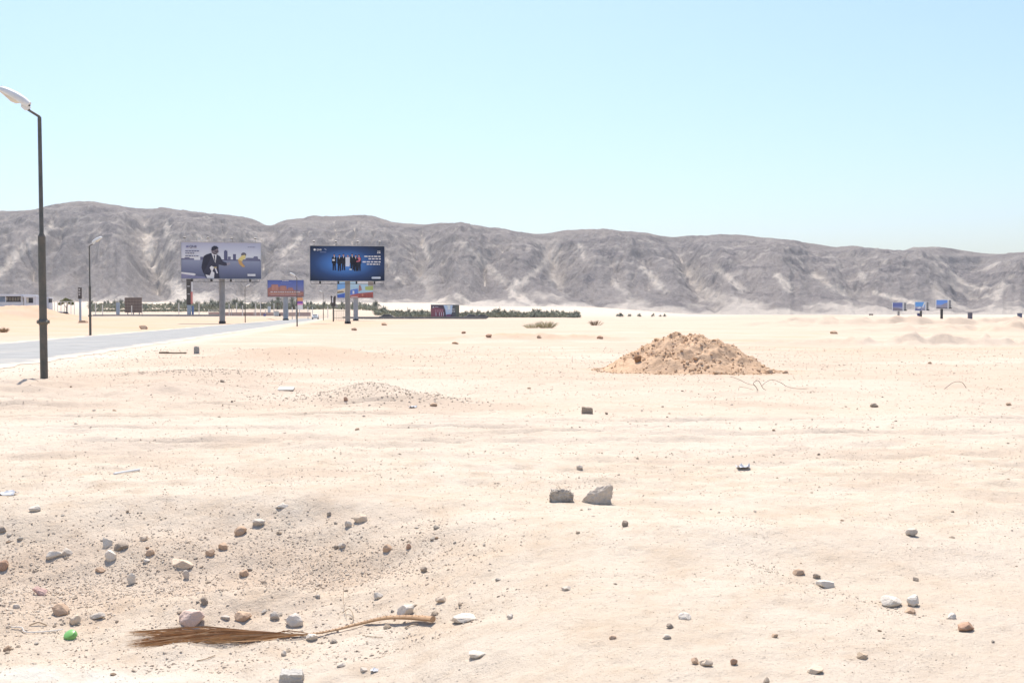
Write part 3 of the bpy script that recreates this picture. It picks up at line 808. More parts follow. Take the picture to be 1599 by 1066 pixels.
def clod(x, y, sx, sz, label, group=None, me=None, name='earth_clod'):
    o = bpy.data.objects.new(name, me or random.choice(CLODM)); link(o)
    o.location = (x, y, hm(x, y) + sz * .55); o.scale = (sx, sx * random.uniform(.7, 1), sz)
    o.rotation_euler = (random.uniform(-.3, .3), random.uniform(-.3, .3), random.uniform(0, 6))
    return tag(o, label, 'clod', group)
def mat_copy(me, m):
    q = me.copy(); q.materials.clear(); q.materials.append(m); return q
clod(3.45, 27.3, .115, .12, 'round orange brown lump on the left shoulder of the dirt mound', me=mat_copy(CLODM[0], mat('orange_earth', (.42, .23, .12), (.33, .19, .10), 12, .95, .02)))
clod(5.38, 26.15, .15, .075, 'largest flat brown clod at the front foot of the dirt mound')
clod(6.95, 26.9, .12, .085, 'brown clod at the right foot of the dirt mound, bigger of two')
clod(7.42, 27.0, .09, .055, 'brown clod farthest right at the foot of the dirt mound')
clod(4.98, 26.9, .10, .07, 'dark clod in the middle of the front face of the dirt mound')
for i in range(90):
    a = random.uniform(-math.pi, 0.35); q = random.uniform(.15, 1.06) ** .7
    x = MC.x + math.cos(a) * q * (2.85 if math.cos(a) < 0 else 2.35); y = MC.y + math.sin(a) * q * 2.1
    sx = random.choice((.022, .026, .03, .035, .045, .06)) * random.uniform(.8, 1.2)
    clod(x, y, sx, sx * random.uniform(.55, .85), 'small brown clod of earth on the slope of the dirt mound', 'loose clods on the dirt mound')

# ------------------------------------------------------------------ loose pebbles (individuals) and the grit between them
PEB = [stone_shape(500 + i, 2, 9, .15, .03) for i in range(8)]
PEBM = {k: [raw_mesh('pebble', V, Fc, RK[k]) for V, Fc in PEB] for k in ('tan', 'brown', 'grey', 'pale', 'dark', 'white')}
def pebbles(n, box, size, label, group, kinds, cond=None):
    c = 0
    while c < n:
        y = math.exp(random.uniform(math.log(box[2]), math.log(box[3])))
        x = random.uniform(box[0], box[1]) * y
        if cond and not cond(x, y): continue
        s = random.uniform(*size) * (y / 7) ** .8 * .5 * random.choice((.7, .8, .9, 1, 1.3))
        o = bpy.data.objects.new('pebble', random.choice(PEBM[random.choice(kinds)])); link(o)
        o.location = (x, y, Hs(x, y) + s * .16); o.scale = (s, s * random.uniform(.6, 1), s * random.uniform(.45, .8))
        o.rotation_euler = (random.uniform(-.3, .3), random.uniform(-.3, .3), random.uniform(0, 6.3))
        tag(o, label, 'pebble', group); c += 1
mix = ('tan', 'tan', 'grey', 'brown', 'pale', 'tan', 'pale')
pebbles(95, (-.53, .02, 5.9, 8.6), (.022, .05), 'small loose pebble on the gravelly bank at lower left', 'pebbles on the gravel bank', mix, lambda x, y: float(pit_mask(np.array([x]), np.array([y]))[0]) > .12)
pebbles(34, (-.53, -.05, 4.6, 5.9), (.018, .035), 'small pebble on the hollow floor around the palm frond', 'pebbles in the hollow', mix)
pebbles(30, (.0, .53, 4.8, 10), (.014, .032), 'small pebble scattered on the smooth sand at lower right', 'pebbles on the smooth sand', ('tan', 'brown', 'grey', 'tan', 'pale'))
pebbles(26, (-.5, .5, 10.5, 22), (.02, .035), 'small dark pebble on the flat middle ground', 'pebbles on the middle ground', ('brown', 'grey', 'dark'))

def stones_mesh(name, P, S, label, cat, mt, kind='stuff', parent=None):
    n = len(P)
    bases = [stone_shape(40 + i, 1, 6, .15, 0)[0] for i in range(10)]
    Fb = ICO[1][1]; nv = len(bases[0])
    q = rng.normal(size=(n, 4)); q /= np.linalg.norm(q, axis=1)[:, None]
    w, x, y, z = q.T
    Rm = np.stack([1-2*(y*y+z*z), 2*(x*y-z*w), 2*(x*z+y*w), 2*(x*y+z*w), 1-2*(x*x+z*z), 2*(y*z-x*w), 2*(x*z-y*w), 2*(y*z+x*w), 1-2*(x*x+y*y)], -1).reshape(n, 3, 3)
    B = np.stack(bases)[rng.integers(0, 10, n)] * (S[:, None, None] * .5) * np.stack([rng.uniform(.8, 1.2, n), rng.uniform(.6, 1, n), rng.uniform(.4, .8, n)], -1)[:, None, :]
    V = np.einsum('nij,nkj->nki', Rm, B)
    V[:, :, 2] *= .75
    V += P[:, None, :]
    V[:, :, 2] += (S * .12)[:, None]
    Fc = (Fb[None] + (np.arange(n) * nv)[:, None, None]).reshape(-1, 3)
    me = raw_mesh(name, V.reshape(-1, 3), Fc, mt)
    add_attr(me, 'pick', np.repeat(rng.random(n), nv))
    o = bpy.data.objects.new(name, me); link(o, parent)
    return tag(o, label, cat, None, kind)
GRIT = tint_material('grit_stones', [(.54, .46, .37), (.64, .54, .43), (.54, .43, .32), (.66, .57, .46), (.40, .34, .275), (.66, .60, .50), (.59, .48, .37)])
def logy(n, a, b, x0, x1):
    y = np.exp(rng.uniform(math.log(a), math.log(b), n)); return rng.uniform(x0, x1, n) * y, y
xs, ys, ss = [], [], []
x, y = logy(80000, 5.6, 9.0, -.62, .10); m = rng.random(len(x)) < pit_mask(x, y) * (.25 + 1.1 * np.clip(.35 + fbm(x / .6, y / .6, 3), 0, 1)) * (.16 + .84 * sst(6.35, 7.0, y + .35 * perlin(x * .7, y * .5) + .25 * sst(-2.2, -3.4, x)))
xs.append(x[m]); ys.append(y[m]); ss.append(.006 + .018 * rng.random(m.sum()) ** 2.8)
x, y = logy(60000, 4.2, 40, -.62, .62); m = rng.random(len(x)) < .06 + .10 * sst(14, 9, y) + .9 * sst(.10, .5, fbm(x / 1.1 + 60, y / .8, 4))
xs.append(x[m]); ys.append(y[m]); ss.append((.005 + .008 * rng.random(m.sum()) ** 2) * (y[m] / 6.5) ** .95)
x, y = logy(75000, 4.2, 48, -.62, .62); m = rng.random(len(x)) < np.clip(.22 + 1.0 * fbm(x / .9 + 30, y / .6, 4) + .5 * fbm(x / 6 + 5, y / 4, 3), .04, 1)
xs.append(x[m]); ys.append(y[m]); ss.append((.0045 + .007 * rng.random(m.sum()) ** 2) * (y[m] / 6.5) ** .95)
x, y = logy(30000, 4.2, 40, -.62, .62); m = rng.random(len(x)) < .03 + .5 * sst(.10, .5, fbm(x / 1.1 + 60, y / .8, 4))
xs.append(x[m]); ys.append(y[m]); ss.append((.005 + .012 * rng.random(m.sum()) ** 4) * (y[m] / 7) ** .75)
# drifts: round the low gravel heap, the gritty swell and the diagonal line of stones
for (cx, cy, sx, sy, n, sz) in ((-2.75, 18.7, .75, .55, 800, .036), (-1.6, 17.9, .55, .3, 260, .045), (-3.9, 18.8, .9, .5, 160, .045), (-8.3, 25.5, 1.2, .45, 420, .05), (-6.7, 22, .7, 1.2, 220, .04), (2.1, 11.2, 1.6, .3, 120, .03), (5, 14, 3, .5, 160, .04), (8, 11.6, 2.5, .5, 130, .03), (-3, 9.6, 2.2, .4, 300, .022)):
    x = cx + rng.normal(size=n) * sx; y = cy + rng.normal(size=n) * sy
    xs.append(x); ys.append(y); ss.append(sz * (.4 + .8 * rng.random(n) ** 2))
q0, q1 = at(1165, 876), at(1475, 972)
t = rng.random(170) ** 1.6; x = q0.x + t * (q1.x - q0.x) + rng.normal(size=170) * .05; y = q0.y + t * (q1.y - q0.y) + rng.normal(size=170) * .035
xs.append(x); ys.append(y); ss.append(.006 + .013 * rng.random(170) ** 2)
X, Y, S = np.concatenate(xs), np.concatenate(ys), np.concatenate(ss)
dm = np.hypot((X - MC.x) / 2.9, (Y - MC.y) / 2.3) > 1
X, Y, S = X[dm], Y[dm], S[dm]
stones_mesh('gravel', np.stack([X, Y, H(X, Y)], -1), S, 'fine loose gravel strewn over the sand', 'gravel', GRIT)
n = 8000
a = rng.uniform(-np.pi, np.pi, n); q = rng.random(n) ** .6 * 1.12
X = MC.x + np.cos(a) * q * np.where(np.cos(a) < 0, 2.6, 2.3); Y = MC.y + np.sin(a) * q * 2.1
S = .018 + .075 * rng.random(n) ** 5
k = rng.random(n) < np.clip(.45 + 1.1 * fbm(X / .6, Y / .6, 3), .08, 1); X, Y, S = X[k], Y[k], S[k]
stones_mesh('rubble', np.stack([X, Y, H(X, Y) + np.maximum(mound_h(X, Y), 0)], -1), S, 'crumbled earth covering the dirt mound', 'rubble',
            tint_material('rubble_earth', [(.58, .40, .255), (.46, .305, .19), (.64, .46, .31), (.52, .35, .22)], bscale=20))

# ------------------------------------------------------------------ palm frond
def bez(pts, n):
    pts = [Vector(p) for p in pts]; out = []
    for i in range(len(pts) - 1):
        p0 = pts[max(i - 1, 0)]; p1 = pts[i]; p2 = pts[i + 1]; p3 = pts[min(i + 2, len(pts) - 1)]
        for k in range(n):
            t = k / n
            out.append(.5 * ((2 * p1) + (p2 - p0) * t + (2 * p0 - 5 * p1 + 4 * p2 - p3) * t * t + (3 * p1 - p0 - 3 * p2 + p3) * t ** 3))
    out.append(pts[-1]); return out
STALK = mat('dry_palm_stalk', (.48, .31, .185), (.38, .235, .13), 14, .8, .003, 60)
def leaf_material():
    return tint_material('dry_palm_leaf', [(.38, .21, .10), (.54, .335, .17), (.64, .46, .28), (.29, .155, .07), (.56, .36, .20)], .75, 0, 30)
def build_frond():
    base = at(480, 994)
    def g(u, v, up): q = at(u, v); return q + Vector((0, 0, up))
    raw = [g(676, 974, .030), g(640, 972, .034), g(600, 973, .034), g(560, 979, .022), g(520, 987, .014), g(480, 993, .012), g(430, 995, .016), g(380, 996, .02), g(330, 997, .016)]
    path = bez(raw, 8); n = len(path)
    root = empty('palm_frond', path[n // 2], 0, 'dried brown palm frond lying in the hollow, broom of leaves to the left', 'palm frond')
    o0 = root.location.copy(); L = [q - o0 for q in path]
    rad = [max(.003, .021 * (1 - (i / (n * .62)) ** .55) + .007) if i < n * .62 else max(.0025, .007 * (1 - (i - n * .62) / (n * .40))) for i in range(n)]
    rad[0] = .025; rad[1] = .023; rad[2] = .021
    b = MB(); b.tube(L, rad, 10, flat=.72)
    for i in range(3, int(n * .62)):
        for s_ in ((-1,) if i % 2 else (1,)):
            c = L[i] + Vector((0, .3 * s_ * rad[i], rad[i] * .6))
            b.tube([c, c + Vector((-.008, .007 * s_, .005))], [.0035, .0006], 5)
    b.build('stalk', STALK, root, smooth=True)
    V, Fc, pk = [], [], []
    i0 = int(n * .60)
    for k in range(250):
        f = random.random()
        i = i0 + int(f * (n - 1 - i0))
        st = L[i]
        uu = random.triangular(180, 330, 198) if random.random() < .75 else random.uniform(300, 420)
        vv = random.gauss(990, 5.2) if random.random() < .7 else random.uniform(993, 1005)
        fr = min(1, max(0, (uu - 190) / 230)); vv = 995 + (vv - 992) * (.78 - .30 * fr)
        q = on(uu, at(300, 985 + (vv - 980)).y)
        q = Vector((q.x, q.y, Hs(q.x, q.y)))
        top = abs(random.gauss(0, .020)) + .005
        en = q + Vector((0, 0, top)) - o0
        if en.x > st.x - .12: continue
        mid = (st + en) / 2 + Vector((random.gauss(0, .02), random.gauss(0, .03), random.uniform(0, .035)))
        gz = Hs(mid.x + o0.x, mid.y + o0.y) - o0.z + .006
        mid.z = max(mid.z, gz)
        wv = random.uniform(.0018, .0042); tw = Vector((0, random.uniform(-.6, .6), random.uniform(.5, 1))).normalized()
        pts = [st, st * .56 + mid * .44 + Vector((0, 0, .004)), mid, mid * .5 + en * .5, en]
        bs = len(V); p_ = random.random()
        for j, pt in enumerate(pts):
            ww = wv * (.5, 1, 1, .8, .12)[j]
            V += [pt + tw * ww, pt - tw * ww]; pk += [p_, p_]
        for j in range(4): Fc.append((bs + 2*j, bs + 2*j + 1, bs + 2*j + 3, bs + 2*j + 2))
    me = raw_mesh('foliage', np.array([tuple(v) for v in V]), Fc, leaf_material())
    add_attr(me, 'pick', pk)
    o = bpy.data.objects.new('foliage', me); link(o, root)
build_frond()

# ------------------------------------------------------------------ small litter, twigs and wires
def strand(name, uvh, rad, mt, label, cat, n=6, seg=6):
    pts = [at(u, v) + Vector((0, 0, h)) for u, v, h in uvh]
    base = pts[0].copy(); base.z = Hs(base.x, base.y)
    path = [q - base for q in bez(pts, n)]
    o = MB().tube(path, rad, seg).build(name, mt, None, smooth=True)
    o.location = base; return tag(o, label, cat)
WIRE = mat('rusty_wire', (.20, .17, .15), (.28, .22, .17), 20, .6, spec=.4)
TWIG = mat('dry_twig_bark', (.30, .22, .15), (.34, .24, .15), 40, .9)
PALEP = mat('bleached_plastic', (.70, .66, .60), (.60, .55, .48), 30, .6)
def wire_pts(lst, depth):
    """(x, z) outline in metres stood up at one place, drifting a little in depth"""
    return lst
def wire(name, u, v, outline, label, rad=.006):
    p = at(u, v); s = p.y / F
    pts = []
    for du, dv in outline:
        y = p.y + .004 * du; x = (u + du - 799.5) / F * y
        pts.append(Vector((x, y, max(p.z + dv * s, Hs(x, y) + .005))) - p)
    o = MB().tube(bez(pts, 6), rad * .8, 6).build(name, WIRE, None, smooth=True); o.location = p
    return tag(o, label, 'wire')
wire('bent_wire', 1183, 613, [(-42, 26), (-30, 22), (-14, 14), (-5, 12), (2, 3)], 'dark wire curving out of the mound foot toward the bent loops', .006)
wire('bent_wire', 1183, 612, [(0, 0), (-1, 7), (-6, 14), (0, 18), (4, 15), (9, 6), (14, 3)], 'dark wire bent into an upright narrow loop in front of the mound', .007)
wire('bent_wire', 1190, 609, [(0, 6), (6, 12), (16, 16), (28, 12), (42, 4), (60, 1), (86, 0)], 'long dark wire arching up and trailing to the right of the mound', .006)
wire('bent_wire', 1165, 610, [(-11, -1), (-9, 6), (4, 4), (12, 1)], 'short pale bent wire left of the upright wire loop', .005)
wire('bent_wire', 1478, 607, [(-2, 0), (3, 4), (10, 9), (18, 11), (26, 9), (32, 0)], 'dark wire standing as a low arch on the far right sand', .007)
strand('dry_twig', [(541, 968, .02), (536, 950, .06), (538, 936, .12)], .0016, TWIG, 'thin dry stem sticking up behind the palm stalk', 'twig')
strand('dry_twig', [(534, 958, .005), (545, 957, .03), (552, 966, .02), (549, 976, .01)], .0022, TWIG, 'straw coloured curled twig beside the palm stalk', 'twig')
strand('dry_twig', [(632, 981, .004), (645, 976, .010), (653, 976, .006)], .0030, mat('dark_twig', (.24, .18, .13), (.18, .13, .09)), 'dark twig under the thick end of the palm stalk', 'twig')
strand('dry_twig', [(307, 1032, .004), (322, 1030, .008), (336, 1024, .006)], .0026, TWIG, 'straw twig in front of the palm leaves', 'twig')
strand('dry_twig', [(566, 992, .004), (582, 995, .006), (598, 995, .004)], .0018, TWIG, 'short thin straw on sand below the palm stalk', 'twig')
strand('plastic_strip', [(18, 981, .01), (34, 984, .02), (40, 989, .012), (70, 988, .010), (98, 985, .012)], .004, PALEP, 'long pale strip of plastic with a kink near the left edge', 'litter')
strand('plastic_strip', [(46, 977, .006), (60, 975, .016), (73, 977, .006)], .004, TWIG, 'short bowed straw strip above the long pale plastic strip', 'litter')
strand('white_stick', [(178, 741, .012), (200, 738, .016), (218, 735, .014)], .011, mat('white_painted_stick', (.80, .79, .76), (.72, .70, .66)), 'straight white stick lying on the flat sand at left', 'stick')
# plank
p = at(270, 552); s = p.y / F
m_pl = mat('old_plank_wood', (.17, .13, .09), (.25, .19, .13), 8, .9)
o = MB().box((-14*s, 0, 1.6*s), (14*s, 6*s, 2.6*s), .1).box((6*s, 0, 1.2*s), (30*s, 4*s, 1.7*s), -.04).build('wooden_plank', m_pl, None, bevel=.004)
o.location = p; tag(o, 'dark broken plank lying flat by the near edge of the road', 'plank')
p = at(447, 608); s = p.y / F
o = MB().box((0, 0, .02), (24*s, .22, .025), .05).build('white_board', mat('white_litter', (.68, .62, .54), (.60, .54, .46)), None, bevel=.004)
o.location = p; o.rotation_euler = (R(12), 0, 0); tag(o, 'thin white board lying left of the low gravel heap', 'litter')
# dark slab on the far verge
p = at(130, 504); s = p.y / F
o = MB().prism([(-6*s, 0), (-5*s, 3.6*s), (4*s, 4*s), (6*s, 1.5*s), (6*s, -1*s), (-6*s, -1*s)], -.5, .5).build('earth_slab', RK['brown'], None, bevel=.02)
o.location = p; tag(o, 'dark brown slab of earth on the far verge left of the second lamp post', 'clod')
# green lid
p = at(107, 998); s = p.y / F
def lathe(mb, prof, seg=28, ridge=0):
    n = len(prof); vs = []
    for r_, z in prof:
        for k in range(seg):
            a = 2 * math.pi * k / seg; rr = r_ * (1 + (ridge if k % 2 else 0))
            vs.append((rr * math.cos(a), rr * math.sin(a), z))
    fs = [(i*seg+k, i*seg+(k+1) % seg, (i+1)*seg+(k+1) % seg, (i+1)*seg+k) for i in range(n-1) for k in range(seg)]
    mb._add(vs, fs, 0); return mb
GR = mat('green_plastic', (.20, .44, .12), (.15, .36, .09), 20, .3, spec=.5)
r0 = 10 * s
o = lathe(MB(), [(.001, r0*.75), (r0*.5, r0*.72), (r0*.85, r0*.55), (r0, r0*.2), (r0, -r0*.25), (r0*.93, -r0*.25), (r0*.92, r0*.2), (r0*.75, r0*.5), (.001, r0*.64)], 30, .02).build('bottle_cap', GR, None, smooth=True)
o.location = p + Vector((0, .03, r0*.35)); o.rotation_euler = (R(28), R(-15), 0); tag(o, 'small bright green plastic bottle cap half sunk in the sand', 'bottle cap')
# scraps of white litter
def scrap(u, v, w, label, seed):
    r = random.Random(seed); q = at(u, v); s = q.y / F; mb = MB(); n = 5
    g = [[Vector(((i / n - .5) * w * s, (j / n - .5) * w * s * .9, .004 + .25 * w * s * abs(r.gauss(0, .4)))) for j in range(n + 1)] for i in range(n + 1)]
    for i in range(n):
        for j in range(n): mb.poly([g[i][j], g[i+1][j], g[i+1][j+1], g[i][j+1]])
    o = mb.build('paper_scrap', mat('litter_paper', (.62, .61, .60), (.52, .52, .53), 30, .7), None); o.location = q
    sm = o.modifiers.new('thickness', 'SOLIDIFY'); sm.thickness = .002
    tag(o, label, 'litter')
scrap(585, 1047, 12, 'crumpled white scrap near the bottom edge left of centre', 1)
scrap(1160, 730, 20, 'torn bluish white scrap on the flat sand at right of centre', 2)
scrap(645, 636, 12, 'crumpled pale scrap at the right end of the low gravel heap', 3)
scrap(12, 772, 26, 'crumpled whitish sheet at the left edge above the bank', 4)

# ------------------------------------------------------------------ dry shrubs
SHRUB = tint_material('dry_shrub', [(.44, .39, .25), (.52, .46, .31), (.38, .335, .21), (.58, .51, .36)], .9, 0, 10)
def tuft(p, w, h, n, seed, label, name='dry_shrub', cat='shrub', mt=None, lean=0):
    r = np.random.default_rng(seed); V, Fc, pk = [], [], []
    for k in range(n):
        a = r.uniform(0, 2*np.pi); q = r.random() ** .5
        b0 = np.array([np.cos(a)*q*w*.30, np.sin(a)*q*w*.25, -.02])
        el = r.uniform(.25, 1) ; ln = h * r.uniform(.6, 1.1)
        d = np.array([np.cos(a)*q*w*.42, np.sin(a)*q*w*.36, 0]) + r.normal(size=3)*[w*.05, w*.05, 0]
        tip = b0 + d + np.array([lean*h, 0, ln * (1 - .35*q*q)])
        m_ = (b0 + tip)/2 + r.normal(size=3)*h*.06 + np.array([0, 0, h*.08])
        sd = np.cross(tip-b0, r.normal(size=3)); sd = sd/np.linalg.norm(sd)*h*.02
        bs = len(V); V += [b0-sd, b0+sd, m_+sd*1.5, m_-sd*1.5, tip]; c = r.random(); pk += [c]*5
        Fc += [(bs, bs+1, bs+2, bs+3), (bs+3, bs+2, bs+4, bs+4)]
    me = bpy.data.meshes.new(name); me.from_pydata([tuple(v) for v in V], [], [tuple(dict.fromkeys(f)) for f in Fc]); me.materials.append(mt or SHRUB)
    add_attr(me, 'pick', pk)
    o = bpy.data.objects.new(name, me); link(o); o.location = p
    return tag(o, label, cat)
p = at(831, 512); s = p.y / F
tuft(p, 26*s, 9*s, 130, 1, 'low olive dry shrub on far sand, left one of the pair')
p = at(853, 512); s = p.y / F
tuft(p, 30*s, 13*s, 190, 2, 'taller olive dry shrub on far sand, right one of the pair')
p = at(930, 508); s = p.y / F
tuft(p, 20*s, 10*s, 90, 3, 'small brown dry shrub right of the olive pair', mt=tint_material('brown_shrub', [(.26, .19, .13), (.34, .26, .18)], .9, 0, 10))
tuft(Vector((5.35, 28.2, hm(5.35, 28.2) - .02)), .30, .06, 160, 4, 'small yellowish dry tuft on the top of the dirt mound', 'dry_tuft', 'shrub', tint_material('straw_tuft', [(.36, .27, .14), (.44, .34, .19)], .9, 0, 10))
p = at(6, 519); s = p.y / F
tuft(p, 14*s, 10*s, 120, 6, 'thin brown dry bush across the road at the left edge', mt=tint_material('thin_bush', [(.35, .24, .15), (.42, .31, .2)], .9, 0, 10))

# ------------------------------------------------------------------ street lamps
POLE = mat('weathered_pole_paint', (.085, .088, .078), (.15, .13, .105), 3.5, .55, .002, 30, metal=.2, spec=.4, det=8)
HEAD = mat('lamp_housing', (.74, .74, .72), (.66, .65, .62), 5, .5, spec=.4)
LENS = mat('lamp_lens', (.66, .60, .50), (.60, .53, .43), 8, .25, spec=.5)
DARKM = mat('dark_metal', (.045, .045, .045), (.06, .055, .05), 9, .5)
def make_lamp(name='street_lamp'):
    root = empty(name, (0, 0, 0))
    MB().tube([(0, 0, -.15), (0, 0, 3.52)], [.088, .086], 24).build('lower_pole', POLE, root, smooth=True)
    MB().tube([(0, 0, 3.521), (0, 0, 3.60), (0, 0, 6.40), (0, 0, 6.46)], [.086, .050, .044, .042], 18).build('upper_pole', POLE, root, smooth=True)
    c = MB(); c.tube([(0, 0, 1.34), (0, 0, 1.37), (0, 0, 1.40), (0, 0, 1.42), (0, 0, 1.46), (0, 0, 1.49)], [.100, .105, .15, .15, .105, .10], 24)
    for k in range(6):
        a = k * math.pi / 3; c.tube([(.135*math.cos(a), .135*math.sin(a), 1.37), (.135*math.cos(a), .135*math.sin(a), 1.46)], .014, 6)
    c.build('collar', POLE, root, smooth=True)
    MB().box((0, -.0868, .62), (.10, .012, .26)).build('access_door', POLE, root, bevel=.003)
    # arm reaches toward local -x
    e = Vector((-.40, 0, 6.72))
    MB().tube([(.0, 0, 6.461), (-.02, 0, 6.475), e], [.034, .034, .030], 14).build('arm', POLE, root, smooth=True)
    a = R(31); d = Vector((-math.cos(a), 0, math.sin(a))); up = Vector((math.sin(a), 0, math.cos(a)))
    org = Vector((-.30, 0, 6.70))
    def ring(t, w, h0, h1, n=20):
        out = []
        for k in range(n):
            th = 2*math.pi*k/n
            y = w*math.copysign(abs(math.cos(th))**.75, math.cos(th)); zz = math.sin(th)
            z = h1*abs(zz)**.8 if zz > 0 else -h0*abs(zz)**.8
            out.append(org + d*t*.90 + Vector((0, y, 0)) + up*(z*1.12 + .05))
        return out
    def loft(rings):
        mb = MB(); n = len(rings[0]); vs = [v for r_ in rings for v in r_]
        fs = [(i*n+k, i*n+(k+1) % n, (i+1)*n+(k+1) % n, (i+1)*n+k) for i in range(len(rings)-1) for k in range(n)]
        fs += [tuple(range(n)), tuple(range((len(rings)-1)*n, len(rings)*n))]
        mb._add(vs, fs, 0); return mb
    hd = loft([ring(-.06, .05, .04, .05), ring(-.04, .10, .05, .09), ring(.12, .13, .05, .125), ring(.35, .155, .05, .14), ring(.60, .15, .05, .12), ring(.76, .125, .045, .085), ring(.82, .07, .03, .045)]).build('lamp_head', HEAD, root, smooth=True)
    loft([ring(.20, .08, .051, -.035), ring(.27, .115, .10, -.03), ring(.40, .125, .115, -.03), ring(.62, .12, .075, -.03), ring(.78, .09, .052, -.03)]).build('lens', LENS, hd, smooth=True)
    loft([ring(-.10, .045, .10, 0), ring(-.02, .06, .13, 0), ring(.10, .06, .11, 0), ring(.14, .04, .05, 0)]).build('bracket', HEAD, hd, smooth=True)
    MB().tube([org + d*(-.075) + up*.06 + Vector((0, -.03, 0)), org + d*(-.02) + up*.06 + Vector((0, -.03, 0))], .028, 10).build('end_cap', DARKM, hd, smooth=True)
    MB().tube([org + d*.70 + up*.09, org + d*.72 + up*.15], [.018, .014], 8).build('clip', HEAD, hd, smooth=True)
    return root
def copy_tree(o, parent=None):
    c = o.copy(); COL.objects.link(c)
    if parent: c.parent = parent
    for ch in [k for k in scene.objects if k.parent == o]: copy_tree(ch, c)
    return c
LA = math.atan(.156)
LAMPS = [(68.0, 24.3, 0, 'nearest tall street lamp with grey green post at the left edge'),
         (141, 74.6, math.pi, 'second street lamp on the far side of the road, left of the billboards'),
         (464, 130, 0, 'street lamp with a small orange and white banner below the blue billboard'),
         (383, 183, math.pi, 'thin distant street lamp between the harbour billboard and the sunset billboard'),
         (505, 238, 0, 'most distant thin street lamp left of the blue billboard pillar')]
lamp0 = make_lamp()
kids_of = lambda o: [k for k in scene.objects if k.parent == o]
for i, (u, dp, rz, lab) in enumerate(LAMPS):
    o = lamp0 if i == 0 else copy_tree(lamp0)
    q = on(u, dp); o.location = q; o.rotation_euler = (0, R(-.28) if i == 0 else 0, rz + LA)
    k = (1.0, 1.0, .985, 1.0, 1.0)[i]; o.scale = (k, k, k * (.985, 1.03, .99, .98, .99)[i])
    tag(o, lab, 'street lamp', 'street lamps along the road')
    if i == 2: lamp3 = o
# ------------------------------------------------------------------ posters
def hexc(r, g, b):
    f = lambda c: (c/255/12.92 if c/255 <= .04045 else ((c/255 + .055)/1.055)**2.4)
    return (f(r), f(g), f(b))
_pm = {}
def ink(r, g, b):
    k = (r, g, b)
    if k not in _pm:
        c = hexc(r, g, b); l_ = sum(c) / 3; c = tuple(min(.8, (.88 * x + .12 * l_) * 1.45) for x in c)
        _pm[k] = mat('printed_ink', c, tuple(x*.9 for x in c), 1.5, .55, spec=.2)
    return _pm[k]
def grad_mat(name, stops, kind='LINEAR', size=(1, 1), centre=(0, 0)):
    """printed colour gradient: stops are (position, rgb 0-255)"""
    m, n, p = nt_new(name)
    co = N(n, 'ShaderNodeTexCoord').outputs['Object']
    mp = N(n, 'ShaderNodeMapping'); mp.vector_type = 'TEXTURE'; n.links.new(co, mp.inputs[0])
    if kind == 'LINEAR':
        mp.inputs['Rotation'].default_value = (0, R(-90), 0); mp.inputs['Location'].default_value = (0, 0, 0); mp.inputs['Scale'].default_value = (size[1], 1, 1)
    else:
        mp.inputs['Location'].default_value = (centre[0], 0, centre[1]); mp.inputs['Scale'].default_value = (size[0], 9, size[1])
    g = N(n, 'ShaderNodeTexGradient'); g.gradient_type = kind; n.links.new(mp.outputs[0], g.inputs[0])
    cr = N(n, 'ShaderNodeValToRGB'); e = cr.color_ramp.elements
    for i, (q, c) in enumerate(stops):
        x = e[i] if i < 2 else e.new(q)
        x.position = q
        c = hexc(*c); l_ = sum(c) / 3; x.color = (*[min(.8, (.90*k + .10*l_)*1.45) for k in c], 1)
    n.links.new(g.outputs['Fac'], cr.inputs[0]); n.links.new(cr.outputs[0], p.inputs['Base Color'])
    p.inputs['Roughness'].default_value = .5
    return m
class Poster:
    """flat printed picture in the local x-z plane, origin at lower left, facing -y"""
    def __init__(s, w, h, box): s.w, s.h = w, h; s.b = box; s.mb = MB(); s.mats = []; s.k = 0
    def mi(s, m):
        if m not in s.mats: s.mats.append(m)
        return s.mats.index(m)
    def P(s, x, y):
        x0, y0, x1, y1 = s.b
        return (min(max((x-x0)/(x1-x0), 0), 1)*s.w, min(max((y1-y)/(y1-y0), 0), 1)*s.h)
    def poly(s, pts, m):
        s.k += 1; yy = -.004*s.k
        s.mb.poly([(q[0], yy, q[1]) for q in (s.P(*p) for p in pts)], s.mi(m))
    def rect(s, a, b, c, d, m): s.poly([(a, d), (c, d), (c, b), (a, b)], m)
    def oval(s, x, y, rx, ry, m, n=18): s.poly([(x + rx*math.cos(2*math.pi*i/n), y + ry*math.sin(2*math.pi*i/n)) for i in range(n)], m)
    def words(s, x0, x1, y, hh, m, seed=0):
        r = random.Random(seed); x = x0
        while x < x1 - 3:
            w = min(r.uniform(.05, .13)*(x1-x0) + hh, x1-x); s.rect(x, y-hh/2, x+w, y+hh/2, m); x += w + hh*.6
    def text(s, t, x, y, size, m, parent):
        """real lettering, converted to a mesh; x, y is the lower left corner in the picture's units"""
        cu = bpy.data.curves.new('lettering', 'FONT'); cu.body = t; cu.size = size/(s.b[3]-s.b[1])*s.h; cu.offset = .012*cu.size
        tmp = bpy.data.objects.new('lettering', cu); COL.objects.link(tmp)
        dg = bpy.context.evaluated_depsgraph_get(); me = bpy.data.meshes.new_from_object(tmp.evaluated_get(dg))
        bpy.data.objects.remove(tmp)
        me.materials.clear(); me.materials.append(m)
        o = bpy.data.objects.new('lettering', me); link(o, parent)
        q = s.P(x, y); o.location = (q[0], -.004*(s.k+3), q[1]); o.rotation_euler = (R(90), 0, 0); return o
    def build(s, parent, loc):
        o = s.mb.build('poster', s.mats, parent); o.location = loc
        me = o.data
        for pl in me.polygons:
            pass
        return o
